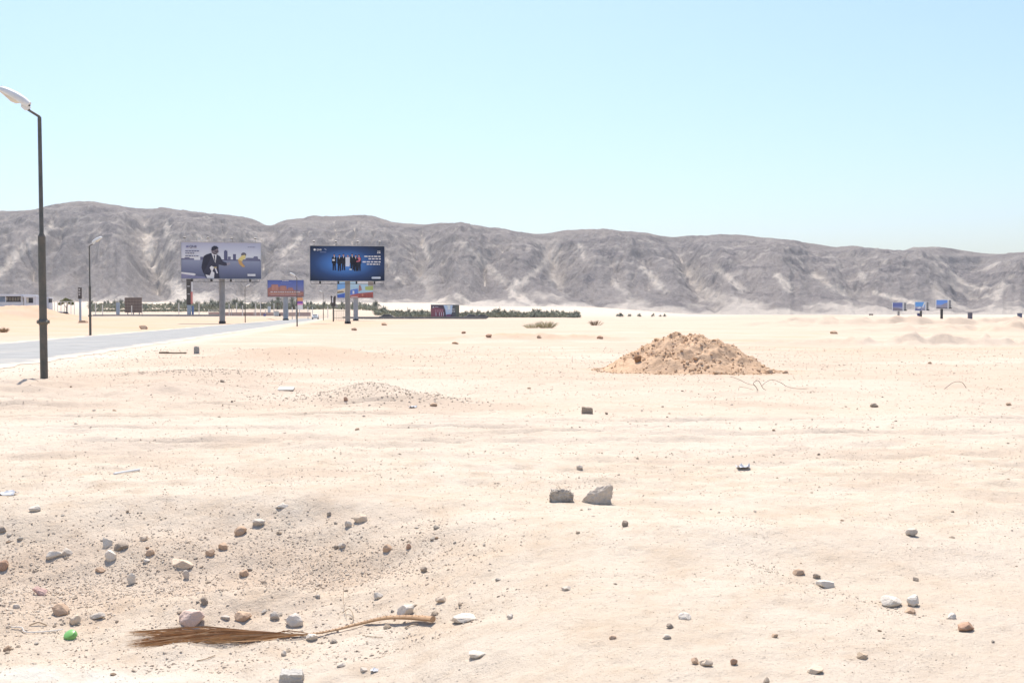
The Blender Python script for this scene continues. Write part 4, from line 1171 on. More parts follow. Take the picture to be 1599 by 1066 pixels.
def poster_harbour(w, h):
    P = Poster(w, h, (100, 95, 1540, 805))
    P.rect(100, 95, 1540, 460, grad_mat('printed_evening_sky', [(0, (206, 208, 214)), (.5, (192, 195, 206)), (1, (148, 152, 172))], size=(w, h)))
    P.rect(100, 440, 1540, 805, grad_mat('printed_water', [(0, (76, 82, 102)), (.22, (94, 101, 126)), (.5, (122, 130, 150))], size=(w, h)))
    bl, bd = ink(96, 98, 122), ink(80, 82, 110)
    P.rect(100, 410, 330, 440, bl); P.rect(160, 392, 250, 440, bl); P.rect(440, 380, 520, 440, bl)
    P.rect(820, 428, 1530, 452, bd); P.rect(868, 262, 932, 440, bd); P.rect(1032, 322, 1086, 440, bd); P.rect(940, 372, 990, 440, bl)
    P.poly([(1255, 440), (1265, 400), (1300, 392), (1400, 395), (1415, 362), (1480, 362), (1490, 410), (1530, 420), (1530, 440)], bl)
    P.rect(880, 245, 915, 262, bd)
    gold, gd = ink(212, 182, 112), ink(180, 140, 80)
    P.oval(1226, 330, 46, 42, ink(92, 90, 98))
    P.poly([(1200, 345), (1255, 335), (1262, 395), (1205, 440), (1200, 462), (1150, 450), (1120, 430), (1150, 395)], gold)
    P.poly([(1120, 430), (1185, 450), (1205, 500), (1255, 570), (1200, 572), (1140, 510)], gd)
    P.poly([(100, 680), (330, 705), (365, 725), (330, 750), (100, 712)], ink(205, 205, 215))
    P.poly([(100, 712), (330, 750), (520, 770), (560, 805), (100, 805)], ink(120, 120, 148))
    dk = ink(52, 54, 70); dk2 = ink(42, 44, 58)
    P.poly([(640, 305), (560, 330), (505, 365), (480, 480), (462, 590), (492, 690), (530, 760), (580, 805), (785, 805), (772, 640), (770, 530), (880, 552), (925, 545), (915, 490), (845, 465), (800, 370), (745, 335)], dk)
    P.poly([(640, 305), (560, 330), (505, 365), (462, 590), (492, 690), (560, 560), (620, 420)], dk2)
    P.poly([(640, 300), (735, 325), (728, 400), (712, 500), (690, 440)], ink(200, 202, 214))
    P.poly([(682, 345), (705, 345), (712, 480), (694, 440)], dk2)
    P.oval(706, 262, 62, 72, ink(110, 102, 108)); P.poly([(640, 250), (648, 195), (690, 163), (745, 172), (775, 215), (735, 222), (720, 240), (660, 262)], dk2)
    P.rect(700, 262, 772, 284, ink(60, 58, 68)); P.poly([(650, 290), (690, 330), (735, 325), (745, 300), (700, 312)], ink(72, 66, 74))
    P.poly([(915, 495), (975, 480), (985, 520), (925, 545)], ink(140, 135, 145))
    P.poly([(610, 590), (640, 555), (690, 580), (660, 660), (695, 690), (685, 805), (560, 795), (535, 725), (610, 745), (640, 660)], ink(212, 212, 220))
    P.poly([(700, 600), (725, 600), (760, 700), (735, 705)], ink(190, 190, 198)); P.rect(690, 575, 735, 602, ink(168, 152, 110))
    P.rect(1295, 710, 1440, 752, ink(205, 207, 222))
    P.rect(186, 165, 236, 203, ink(112, 114, 142))
    tx = ink(78, 80, 108)
    for i, (a, b, y) in enumerate(((175, 430, 268), (175, 345, 312), (175, 410, 366))): P.words(a, b, y, 17, tx, i)
    P.words(1305, 1440, 182, 13, ink(100, 102, 130), 9)
    return P, [('QNB', 248, 205, 64, ink(52, 54, 84))]
def poster_blue(w, h):
    P = Poster(w, h, (130, 100, 985, 528))
    P.rect(130, 100, 985, 528, grad_mat('printed_blue_glow', [(0, (20, 36, 60)), (.35, (28, 60, 106)), (.8, (54, 116, 186)), (1, (62, 126, 196))], 'SPHERICAL', (w*.62, h*.62), (w*.47, h*.50)))
    sk = ink(176, 128, 108); su = [ink(22, 26, 40), ink(18, 22, 36), ink(26, 30, 44)]; wt = ink(214, 218, 228)
    for i, x in enumerate((405, 465, 512, 612, 652, 690)):
        m = su[i % 3]; y0 = (228, 234, 226, 222, 236, 232)[i]
        P.poly([(x-26, y0+12), (x-8, y0), (x+10, y0), (x+26, y0+12), (x+27, y0+80), (x+19, y0+92), (x+19, y0+172), (x+5, y0+172), (x, y0+100), (x-5, y0+172), (x-19, y0+172), (x-19, y0+92), (x-27, y0+80)], m)
        P.poly([(x-5, y0), (x+6, y0), (x+1, y0+28)], wt)
        P.oval(x, y0-14, 9, 13, sk, 10)
        P.poly([(x-10, y0-16), (x-7, y0-28), (x+7, y0-28), (x+10, y0-16), (x, y0-22)], su[1])
    P.poly([(534, 240), (586, 236), (584, 330), (578, 352), (536, 350)], ink(186, 190, 202))
    P.oval(562, 224, 9, 13, sk, 10)
    P.poly([(672, 244), (704, 236), (712, 262), (700, 290), (662, 296), (658, 286), (690, 276)], ink(190, 96, 110))
    P.poly([(385, 262), (412, 262), (412, 284), (385, 284)], wt); P.rect(580, 378, 606, 395, ink(176, 190, 214))
    P.oval(182, 148, 13, 13, wt, 12)
    P.rect(292, 136, 312, 140, ink(150, 165, 195)); P.rect(300, 146, 318, 150, ink(150, 165, 195)); P.words(244, 318, 178, 5, ink(130, 146, 180), 3)
    for i, (a, b, y, q) in enumerate(((904, 945, 164, 9), (902, 945, 182, 11), (752, 945, 226, 14), (800, 945, 256, 14), (732, 940, 294, 15), (780, 932, 323, 13))): P.words(a, b, y, q, wt, 20+i)
    P.poly([(840, 478), (936, 476), (942, 490), (934, 502), (840, 502), (834, 490)], ink(176, 186, 210))
    return P, [('QNB', 204, 158, 28, wt)]
def poster_sunset(w, h):
    P = Poster(w, h, (128, 448, 500, 630))
    P.rect(128, 448, 500, 630, grad_mat('printed_dusk', [(0, (120, 82, 84)), (.24, (138, 100, 98)), (.42, (104, 104, 140)), (.75, (78, 94, 154)), (1, (66, 84, 146))], size=(w, h)))
    b1, b2, b3 = ink(176, 124, 106), ink(148, 100, 90), ink(196, 144, 116)
    P.poly([(128, 610), (128, 540), (165, 520), (168, 495), (235, 495), (238, 520), (255, 522), (258, 508), (318, 508), (322, 535), (335, 550), (340, 530), (385, 530), (392, 552), (500, 580), (500, 620), (128, 620)], b2)
    for x in range(172, 232, 14): P.rect(x, 500, x+8, 560, b1)
    for x in range(262, 315, 13): P.rect(x, 514, x+7, 562, b1)
    for x in range(344, 384, 12): P.rect(x, 534, x+6, 562, b1)
    P.rect(140, 590, 490, 596, b3)
    wt = ink(214, 206, 208)
    for i in range(17): P.rect(160+i*18.4, 571, 160+i*18.4+random.Random(i).uniform(6, 12), 583, wt)
    P.words(160, 470, 606, 5, ink(176, 150, 150), 2); P.words(280, 345, 456, 6, wt, 4); P.rect(265, 475, 375, 477.5, ink(130, 146, 190))
    return P, []
def poster_resort(w, h):
    P = Poster(w, h, (443, 535, 860, 722))
    P.rect(443, 535, 860, 722, ink(150, 182, 214))
    P.poly([(443, 570), (528, 560), (600, 590), (530, 625), (443, 640)], ink(96, 150, 208))
    P.poly([(443, 640), (530, 622), (600, 640), (530, 668), (443, 676)], ink(196, 186, 160)); P.poly([(443, 660), (500, 650), (530, 664), (443, 676)], ink(120, 104, 84))
    P.poly([(443, 690), (530, 672), (530, 722), (443, 722)], ink(58, 92, 170))
    P.rect(670, 540, 800, 572, ink(200, 212, 226)); P.rect(800, 540, 860, 595, ink(150, 140, 128))
    for x in range(806, 856, 13): P.rect(x, 545, x+6, 592, ink(120, 110, 100))
    P.poly([(765, 605), (860, 595), (860, 642), (770, 640)], ink(150, 166, 92))
    P.poly([(695, 590), (712, 585), (730, 640), (690, 655)], ink(150, 110, 104))
    P.poly([(590, 640), (680, 625), (690, 690), (590, 690)], ink(76, 110, 184)); P.rect(620, 648, 640, 680, ink(200, 212, 232))
    P.poly([(590, 695), (690, 675), (860, 660), (860, 722), (590, 722)], ink(158, 84, 76))
    for x in range(700, 850, 17): P.rect(x, 682, x+9, 716, ink(128, 66, 62))
    P.rect(600, 708, 680, 714, ink(210, 190, 190)); P.oval(735, 692, 11, 12, ink(186, 122, 96))
    return P, []
def poster_red(w, h):
    P = Poster(w, h, (170, 155, 765, 430))
    P.rect(170, 155, 765, 430, ink(70, 58, 72)); P.poly([(170, 430), (170, 240), (240, 200), (340, 215), (440, 235), (440, 430)], ink(118, 66, 80))
    P.poly([(440, 155), (640, 155), (620, 330), (560, 430), (500, 430), (480, 260)], ink(150, 172, 212)); P.poly([(520, 155), (590, 155), (585, 240), (540, 260)], ink(186, 206, 232))
    P.rect(640, 155, 765, 430, ink(74, 78, 82)); P.poly([(700, 155), (765, 155), (765, 430), (715, 430)], ink(86, 90, 78)); P.poly([(500, 360), (600, 345), (590, 430), (490, 430)], ink(110, 70, 100))
    wt = ink(206, 206, 216)
    P.words(505, 690, 245, 12, wt, 1); P.words(505, 690, 292, 14, wt, 2); P.poly([(200, 210), (218, 178), (236, 210)], wt); P.words(250, 330, 195, 12, ink(170, 165, 180), 3)
    for x in (275, 350, 395, 440): P.poly([(x-6, 310), (x+5, 305), (x+9, 385), (x-3, 390)], ink(190, 180, 194))
    for x in range(260, 430, 36): P.rect(x, 250, x+20, 310, ink(150, 100, 116))
    return P, []
def poster_far(w, h, i):
    P = Poster(w, h, (0, 0, 100, 100))
    top = ((84, 96, 150), (78, 140, 206), (84, 130, 212))[i]
    P.rect(0, 0, 100, 100, grad_mat('printed_far_sky', [(0, (118, 116, 128)), (.35, (138, 140, 166)), (.55, top), (1, top)], size=(w, h)))
    if i == 1:
        P.poly([(20, 70), (45, 55), (60, 66), (45, 85), (25, 84)], ink(214, 226, 240)); P.poly([(70, 60), (92, 0), (100, 0), (100, 20), (80, 75)], ink(190, 205, 222)); P.rect(0, 82, 60, 100, ink(60, 76, 140))
    if i == 2:
        P.poly([(45, 100), (45, 60), (75, 38), (100, 30), (100, 100)], ink(140, 136, 150)); P.rect(0, 90, 100, 100, ink(88, 86, 96))
    if i == 0: P.poly([(0, 100), (0, 62), (55, 66), (100, 85), (100, 100)], ink(122, 116, 124)); 
    return P, []
STEEL = mat('grey_painted_steel', (.30, .30, .30), (.24, .24, .235), 1.2, .6, spec=.3)
TRIM = mat('grey_trim', (.46, .46, .46), (.40, .40, .40), 2, .5)
WHITEF = mat('white_frame', (.72, .72, .72), (.64, .64, .64), 2, .5)
GALV = mat('galvanised_pillar', (.36, .385, .41), (.30, .32, .35), 1.5, .6)
def billboard(u0, u1, vt, vb, depth, rz, label, make, pil_u, pil_r, pil_m, foot=True, lights=True, catwalk=True, thick=.8, pdepth=None, frame=None, face_y=True):
    x0, x1 = (u0-799.5)/F*depth, (u1-799.5)/F*depth
    w = (x1-x0)/math.cos(rz)*1.01; zb, zt = zat(vb, depth), zat(vt, depth); h = zt-zb
    px = (pil_u-799.5)/F*depth; gz = Hs(px, depth)
    root = empty('billboard', (px, depth, gz), rz, label, 'billboard')
    ox = (x0 + x1)/2 - px
    lx0 = ox/math.cos(rz) - w/2; y0 = -thick/2 - .1
    MB().box((lx0+w/2, y0+thick/2+.02, zb-gz+h/2), (w, thick, h)).build('panel', frame or STEEL, root, bevel=.03)
    P, txt = make(w-.16, h-.16)
    po = P.build(root, (lx0+.08, y0+.012, zb-gz+.08))
    for t in txt: P.text(*t, po)
    f = MB(); b = .09
    for (c, d) in (((w/2, 0, h-b/2), (w+.06, .16, b)), ((w/2, 0, b/2), (w+.06, .16, b)), ((b/2-.02, 0, h/2), (b, .14, h-2*b-.01)), ((w-b/2+.02, 0, h/2), (b, .14, h-2*b-.01))):
        f.box((lx0+c[0], y0-.03, zb-gz+c[2]), d)
    f.build('trim', TRIM, root)
    pl = MB().tube([(0, .2, -.3), (0, .2, zb-gz+h*.5)], pil_r, 20).build('pillar', pil_m, root, smooth=True)
    if foot: 
        MB().tube([(0, .2, -.1), (0, .2, .35), (0, .2, .40)], [pil_r*1.22, pil_r*1.22, pil_r*1.02], 20).build('pillar_foot', DARKM, pl, smooth=True)
    if catwalk:
        for k in range(4):
            x = lx0 + w*(.14 + .24*k)
            MB().box((x, y0-.35, zb-gz-.22), (.26, 1.0, .44)).build('bracket', DARKM, root)
        c = MB(); c.box((lx0+w/2, y0-.80, zb-gz-.46), (w*.96, .10, .06)); c.box((lx0+w/2, y0-.45, zb-gz-.46), (w*.96, .08, .05))
        for k in range(2): c.box((lx0+w*(.02+.96*k), y0-.80, zb-gz-.25), (.06, .06, .38))
        c.build('catwalk', mat('catwalk_steel', (.15, .15, .15), (.11, .11, .11)), root)
    if lights:
        for k in range(4):
            x = lx0 + w*(.06 + .29*k)
            l = MB(); l.tube([(x, y0+.3, zt-gz-.05), (x, y0-.3, zt-gz+.55), (x, y0-.8, zt-gz+.60)], .016, 6); l.box((x, y0-1.0, zt-gz+.60), (.34, .22, .16), rot=__import__('mathutils').Matrix.Rotation(R(35), 3, 'X'))
            l.build('floodlight', DARKM, root)
    return root
billboard(288, 406, 378.5, 436, 166, R(10), 'grey harbour billboard showing a man in a dark suit, on one grey pillar', poster_harbour, 347, .47, STEEL)
billboard(486.5, 600, 384, 439.5, 166, R(7), 'dark blue billboard showing a row of people in suits', poster_blue, 543, .43, mat('beige_pillar', (.33, .315, .29), (.28, .27, .25), 1.2, .6))
billboard(419, 475, 437, 464, 250, R(3), 'small dusk coloured billboard with lit orange buildings and a white line of text', poster_sunset, 446, .62, GALV, lights=False, catwalk=False)
billboard(527.5, 583, 437, 465.5, 232, R(5), 'colourful travel billboard partly hidden behind the blue billboard', poster_resort, 555.5, .55, GALV, lights=False, catwalk=False)
# ground standing red billboard on a plinth
def low_billboard():
    d = 330; u0, u1 = 673, 717; x0, x1 = (u0-799.5)/F*d, (u1-799.5)/F*d; w = x1-x0; gz = Hs((x0+x1)/2, d)
    root = empty('billboard', ((x0+x1)/2, d, gz), 0, 'low wide dark red and blue billboard standing on a grey plinth before the palms', 'billboard')
    zb, zt = zat(496.5, d)-gz, zat(476, d)-gz; h = zt-zb
    MB().box((0, 0, zb+h/2), (w, 1.2, h)).build('panel', mat('olive_panel', (.16, .16, .13), (.12, .12, .10)), root, bevel=.04)
    P, _ = poster_red(w-.3, h-.2); P.build(root, (-w/2+.1, -.612, zb+.1))
    MB().box((0, 0, zt+.08), (w+.2, 1.3, .16)).build('trim', WHITEF, root)
    MB().box((0, -.1, (zb-.3)/2), (w+.5, 1.8, zb+.3-.01)).build('plinth', mat('plinth_plaster', (.44, .43, .43), (.36, .35, .35), .6), root, bevel=.05)
low_billboard()
for i, (u0, u1, vt, vb, pu, lab) in enumerate(((1393, 1409, 472, 485.5, 1404, 'leftmost and dullest of three small far billboards at right'),
                                               (1428, 1444, 471, 485, 1439, 'middle one of three small far billboards at right, with a bright white splash'),
                                               (1461, 1479, 468, 482, 1471.5, 'rightmost and tallest of three small far billboards at right'))):
    d = 300; x0, x1 = (u0-799.5)/F*d, (u1-799.5)/F*d; w = x1-x0; px = (pu-799.5)/F*d; gz = Hs(px, d)
    root = empty('billboard', (px, d, gz), 0, lab, 'billboard', 'three small billboards on the right')
    zb, zt = zat(vb, d)-gz, zat(vt, d)-gz; h = zt-zb; cx = (x0+x1)/2-px
    MB().box((cx, 0, zb+h/2), (w, .35, h)).build('panel', WHITEF, root, bevel=.03)
    P, _ = poster_far(w-.16, h-.2, i); P.build(root, (cx-w/2+.08, -.19, zb+.1))
    # second face of the V, seen end on, with its frame
    for k, (dx, m_, ww) in enumerate(((.35, WHITEF, .35), (.95, STEEL, .8), (1.5, WHITEF, .25))):
        MB().box((cx+w/2+dx, .4+k*.5, zb+h/2), (ww, .5, h*(1.0 if k != 1 else .94))).build('side_panel', m_, root, bevel=.02)
    MB().box((0, .6, (zb-.3)/2+.1), (.62 if i == 2 else .5, .5, zb+.3)).build('pillar', DARKM if i else STEEL, root)
    MB().box((cx+w/2+.3, .55, zb+.2), (2.4, .3, .3)).build('beam', DARKM, root)

# ------------------------------------------------------------------ totems, kiosks and posts
BLK = mat('black_sign_casing', (.055, .05, .05), (.08, .07, .065), 3, .5)
PB = mat('bluish_post', (.34, .40, .46), (.28, .33, .40), 2, .6)
def totem(u, d, vt, vm, wb, wp, label, mid=None, extra=None, name='advertising_totem'):
    p = on(u, d); s = d/F; root = empty(name, p, 0, label, 'sign')
    zt, zm = zat(vt, d)-p.z, zat(vm, d)-p.z
    MB().box((0, 0, (zt+zm)/2), (wb*s, .5, zt-zm)).build('sign_box', BLK, root, bevel=.04)
    MB().box((0, .05, zm/2-.15), (wp*s, .35, zm+.29)).build('post', PB, root, bevel=.03)
    if mid:
        for (vv, ww) in mid: MB().box((0, -.26, zat(vv, d)-p.z), (wb*s*ww, .04, .3)).build('panel_stripe', mat('pale_stripe', (.5, .5, .5), (.4, .4, .4)), root)
    return root, s, p
r_, s, p = totem(125.5, 190, 449, 466.5, 4.6, 2.6, 'dark upright sign box on a bluish post between the first two lamp posts', ((452, .5), (456, .6), (460, .5)))
r_, s, p = totem(295.5, 310, 434, 476, 7, 6, 'tall black advertising totem behind the harbour billboard, with a red and white edge', ((447, .6), (459, .5)))
MB().box((4.4*s, .1, zat(452, 310)-p.z), (2.2*s, .4, 9*s*3.7)).build('edge_panel', WHITEF, r_)
MB().box((4.6*s, -.12, zat(465, 310)-p.z), (2.6*s, .3, 19*s)).build('edge_panel', mat('faded_red', (.62, .22, .20), (.54, .20, .18)), r_)
MB().box((5.8*s, .0, zat(486, 310)-p.z), (2.6*s, .4, 17*s)).build('edge_panel', mat('faded_blue', (.10, .17, .36), (.08, .14, .30)), r_)
# forked dark sign by the blue billboard
p = on(520.5, 215); s = 215/F; root = empty('advertising_totem', p, 0, 'dark forked sign on a black pole left of the blue billboard pillar', 'sign')
z1, z2 = zat(462, 215)-p.z, zat(478, 215)-p.z
mb = MB(); mb.prism([(-3.8*s, z1), (-1.6*s, z1), (-.9*s, z1-2.5*s), (1*s, z1-2.5*s), (2*s, z1), (4*s, z1), (3.4*s, z2), (-3*s, z2)], -.2, .2); mb.build('sign_box', BLK, root)
MB().box((-.6*s, -.215, (z1+z2)/2+1.5*s), (2*s, .03, 8*s)).build('panel_stripe', WHITEF, root)
MB().tube([(0, 0, -.3), (0, 0, z2-.01)], 1.0*s, 10).build('post', DARKM, root)
MB().prism([(3.3*s, z2+5*s), (8*s, z2-2*s), (3.3*s, z2-2*s)], -.05, .1).build('sign_flag', STEEL, root)
for (u, d, vt, w, col, lab) in ((184.5, 300, 472, 5, PB, 'bluish upright panel between the second lamp post and the brown hoarding'),
                                (1514.5, 290, 488, 6.4, mat('slate_casing', (.12, .12, .15), (.16, .15, .18), 1), 'dark slate totem standing alone right of the far billboards'),
                                (1592, 280, 489, 6.4, mat('navy_casing', (.11, .13, .20), (.15, .17, .24), 1), 'dark navy totem at the right edge of the photo'),
                                (1434, 302, 489, 3.4, mat('navy_panel', (.07, .08, .20), (.10, .11, .24), 1), 'small navy panel under the middle far billboard'),
                                (420.5, 420, 478, 4.2, mat('pale_blue_tank', (.50, .56, .60), (.42, .48, .53), 1), 'pale blue grey upright tank in front of the palms near the dusk billboard'),
                                (437, 285, 490, 2.6, BLK, 'narrow black upright panel beside the dusk billboard pillar'),
                                (413.5, 283, 490, 3.6, mat('violet_panel', (.13, .13, .34), (.18, .17, .38), 1), 'small violet blue panel in front of the reddish wall')):
    p = on(u, d); s = d/F; h = zat(vt, d)-p.z
    root = empty('advertising_totem', p, 0, lab, 'sign')
    MB().box((0, 0, h*.54), (w*s, .6, h*.90)).build('sign_box', col, root, bevel=.05)
    MB().box((0, 0, .04*h-.1), (w*s*.8, .5, h*.1+.18)).build('base', STEEL, root)
    MB().box((0, 0, h*.995+.03), (w*s*1.06, .7, .08)).build('top_cap', STEEL, root)
p = on(432, 284); s = 284/F
root = empty('utility_box', p, 0, 'pale grey utility box left of the narrow black panel', 'utility box')
MB().box((0, 0, .7), (6*s, .8, 1.3)).build('cabinet', mat('pale_cabinet', (.50, .52, .52), (.44, .46, .46)), root, bevel=.04); MB().box((0, 0, 1.39), (6.6*s, .95, .07)).build('lid', STEEL, root)
p = on(1360, 330); s = 330/F
root = empty('road_sign', p, 0, 'tiny dark low sign left of the three far billboards', 'sign')
z = zat(491, 330)-p.z; MB().box((0, 0, z), (6.5*s, .1, 2*s)).build('plate', BLK, root)
for dx in (-2, 2): MB().box((dx*s, .08, z/2-.2), (.6*s, .06, max(z, .2)+.35)).build('leg', BLK, root)
# brown hoarding seen from behind
d = 300; p = on(208.5, d); s = d/F
root = empty('hoarding', p, 0, 'brown slatted hoarding seen from behind, standing on thin legs', 'hoarding')
zb, zt = zat(488, d)-p.z, zat(464.5, d)-p.z
BRW = mat('rusty_sheet', (.24, .185, .16), (.19, .145, .125), .8, .85); BRD = mat('rusty_rail', (.16, .12, .10), (.13, .10, .085), .8, .85)
for k in range(6): MB().box(((-11.2+4.5*k)*s, 0, (zb+zt)/2), (4.3*s, .08, zt-zb)).build('sheet', BRW, root)
for k in range(5): MB().box((0, -.12, zb+(zt-zb)*(.1+.2*k)), (27*s, .12, .16)).build('rail', BRD, root)
for dx in (-9, 0, 9): MB().box((dx*s, .15, zb/2+.3), (.25, .18, zb+1.4)).build('leg', STEEL, root)
# banner on the third lamp
q = lamp3.location; s = 130/F
root = empty('lamp_banner', (q.x, q.y, q.z), 0, 'small banner in orange, purple and white bands fixed to a lamp post', 'banner')
zz = lambda v: zat(v, 130)-q.z
def hang(u0, u1, v0, v1, m_, nm): MB().box((((u0+u1)/2-464)*s, -.13, (zz(v0)+zz(v1))/2), ((u1-u0)*s, .05, zz(v0)-zz(v1))).build(nm, m_, root)
hang(465, 473.5, 464.5, 470, ink(236, 140, 90), 'orange_band'); hang(465, 473.5, 470.05, 474, ink(120, 78, 150), 'purple_band'); hang(465, 473.5, 474.05, 476, ink(220, 120, 160), 'pink_band')
hang(465.2, 473.3, 476.05, 483, ink(240, 236, 240), 'white_panel')
MB().box((3.5*s, -.07, zz(464)), (9*s, .05, .05)).build('rod', DARKM, root)

# white posts and the reddish boundary wall
WP = mat('whitewashed_post', (.72, .70, .66), (.62, .60, .56), 2, .8)
pm_ = MB(); pm_.box((0, 0, 1.55), (.20, .20, 3.3)); pm_.box((0, 0, 3.24), (.30, .30, .08)); pm0 = pm_.build('white_post', WP, None)
first = True
for u in (149.5, 160.5, 206, 222, 279.5, 311, 349.5, 358, 369.5, 379, 399.5, 407, 428, 456.5, 462.5, 481, 488, 512):
    o = pm0 if first else pm0.copy()
    if not first: COL.objects.link(o)
    first = False; d = 288 + (u % 7)*3; o.location = on(u, d); o.scale = (1, 1, .8 + .5*((u*7 % 10)/10))
    tag(o, 'thin whitewashed post in the far line of posts left of the blue billboard', 'post', 'white posts in the far line')
def boundary_wall():
    d = 292; p = on(406, d); s = d/F
    root = empty('boundary_wall', p, R(2), 'low reddish wall with a pale rail in front of the palms, behind the left billboards', 'wall')
    m_ = mat('reddish_wall', (.50, .31, .26), (.58, .44, .37), .35, .9)
    for k in range(9):
        x = -13.2 + 3.3*k
        MB().box((x, 0, .48), (3.18, .22, 1.16)).build('wall_panel', m_, root)
        MB().box((x-1.65, 0, .85), (.16, .30, 2.0)).build('pier', WP, root)
    MB().box((0, 0, 1.42), (29.5, .08, .09)).build('rail', WP, root); MB().box((0, 0, 1.80), (29.5, .08, .09)).build('rail', WP, root)
boundary_wall()
def kerb(u0, u1, d, h, label, m_):
    a, b = on(u0, d), on(u1, d); root = empty('road_barrier', (a+b)/2, 0, label, 'barrier')
    L = (b-a).length; n = max(2, int(L/6))
    for k in range(n):
        x = -L/2 + (k+.5)*L/n; MB().box((x, 0, h/2-.1), (L/n-.06, .35, h+.2)).build('barrier_block', m_, root)
kerb(535, 760, 300, .55, 'long dark low road barrier running right from the blue billboard pillar', mat('dark_barrier', (.17, .165, .16), (.22, .21, .20), .5))
kerb(145, 345, 275, .5, 'long grey low road barrier left of the harbour billboard pillar', mat('grey_barrier', (.36, .345, .33), (.28, .27, .26), .5))
kerb(1550, 1720, 268, .4, 'dark low road barrier at the right edge under the navy totem', mat('dark_barrier_far', (.2, .195, .19), (.25, .24, .23), .5))
# thin metal fence by the blue billboard
d = 240; p = on(532, d); s = d/F
root = empty('metal_fence', p, 0, 'thin brown metal fence between the forked sign and the blue billboard pillar', 'fence')
FE = mat('rusty_fence', (.24, .19, .15), (.30, .25, .2))
for k in range(8): MB().tube([((-10+3*k)*s, 0, -.2), ((-10+3*k)*s, 0, 2.5)], .05, 6).build('picket', FE, root)
for z in (.6, 2.3): MB().box((0, 0, z), (22*s, .05, .08)).build('rail', FE, root)

# ------------------------------------------------------------------ white building, kiosk and cars at the far left
WALL = mat('white_render', (.66, .67, .70), (.58, .59, .63), .5, .8); GLS = mat('blue_window_glass', (.16, .24, .38), (.12, .18, .30), .7, .15, spec=.6); DRK = mat('dark_opening', (.05, .05, .065), (.035, .035, .045), 1, .6); CRE = mat('cream_inner_wall', (.60, .56, .48), (.52, .48, .41), .6)
d = 285; s = d/F; p = on(10, d)
X = lambda u: (u-10)*s
Zv = lambda v: zat(v, d)-p.z
root = empty('building', p, 0, 'low white modern building with a flat overhanging roof behind the earth bank', 'building')
def bx(u0, u1, v0, v1, y0, y1, m_, nm, par=root, bev=0):
    return MB().box(((X(u0)+X(u1))/2, (y0+y1)/2, (Zv(v0)+Zv(v1))/2), (X(u1)-X(u0), y1-y0, Zv(v0)-Zv(v1))).build(nm, m_, par, bevel=bev)
bx(-60, 37, 459.5, 462.6, -.9, 9, WALL, 'roof', bev=.04); bx(-60, 36, 471.5, 487, .05, .4, WALL, 'wall'); bx(-60, 36, 462.7, 487, 7.5, 8, CRE, 'rear_wall')
for u in (-40, -18, 8.6, 33.4): bx(u, u+1.3, 462.7, 471.4, .0, .4, WALL, 'column')
w_ = bx(-16.6, 8.5, 462.8, 471.4, .12, .2, GLS, 'window')
for u in (-10, -4, 2, 5): bx(u, u+.5, 462.8, 471.4, .05, .11, STEEL, 'mullion', w_)
w_ = bx(10, 33.3, 469.6, 471.3, .1, .2, DRK, 'window')
for u in (13, 17.5, 22, 26, 30): bx(u, u+.7, 463.0, 469.5, .1, .25, DRK, 'mullion', w_)
bx(9.9, 33.3, 462.75, 464.2, .1, .2, DRK, 'window_head', w_)
root2 = empty('pavilion', on(48, d-4), 0, 'small white flat roofed pavilion with one dark square window', 'building')
s2 = (d-4)/F; pz = root2.location.z
def b2(u0, u1, v0, v1, y0, y1, m_, nm, bev=0):
    return MB().box((((u0+u1)/2-48)*s2, (y0+y1)/2, (zat(v0, d-4)+zat(v1, d-4))/2-pz), ((u1-u0)*s2, y1-y0, zat(v0, d-4)-zat(v1, d-4))).build(nm, m_, root2, bevel=bev)
b2(37.5, 57.5, 461.8, 464.6, -.3, 4, WALL, 'roof', .04); b2(38, 41.5, 464.7, 487, 0, 3.6, WALL, 'wall'); b2(52.3, 57.2, 464.7, 487, 0, 3.6, WALL, 'wall'); b2(41.55, 52.25, 473, 487, 0, 3.6, WALL, 'wall'); b2(41.6, 52.2, 464.75, 472.9, .5, .6, DRK, 'window'); b2(41.6, 44.4, 465, 472.9, .2, .45, CRE, 'curtain')
root3 = empty('kiosk', on(74, d), 0, 'narrow white kiosk just right of the nearest lamp post', 'kiosk')
pz = root3.location.z
def b3(u0, u1, v0, v1, y0, y1, m_, nm): return MB().box((((u0+u1)/2-74)*s, (y0+y1)/2, (zat(v0, d)+zat(v1, d))/2-pz), ((u1-u0)*s, y1-y0, zat(v0, d)-zat(v1, d))).build(nm, m_, root3, bevel=.03)
b3(70, 78, 464, 466, -.1, 2.2, WALL, 'roof'); b3(70.2, 75.6, 466.1, 486, 0, 2, WALL, 'wall'); b3(75.7, 77.8, 472.5, 486, 0, 2, WALL, 'wall'); b3(75.7, 77.6, 466.2, 472.4, .3, 1.8, DRK, 'window')
# white pergola
d = 330; p = on(98, d); s = d/F; root = empty('pergola', p, 0, 'white pergola frame of thin posts above the parked cars', 'pergola')
zt = zat(471, d)-p.z
for k in range(8): MB().box(((-18+5.2*k)*s, 0, zt/2-.1), (.16, .16, zt+.1)).build('post', WP, root)
MB().box((0, 0, zt+.03), (40*s, .3, .22)).build('beam', WP, root)
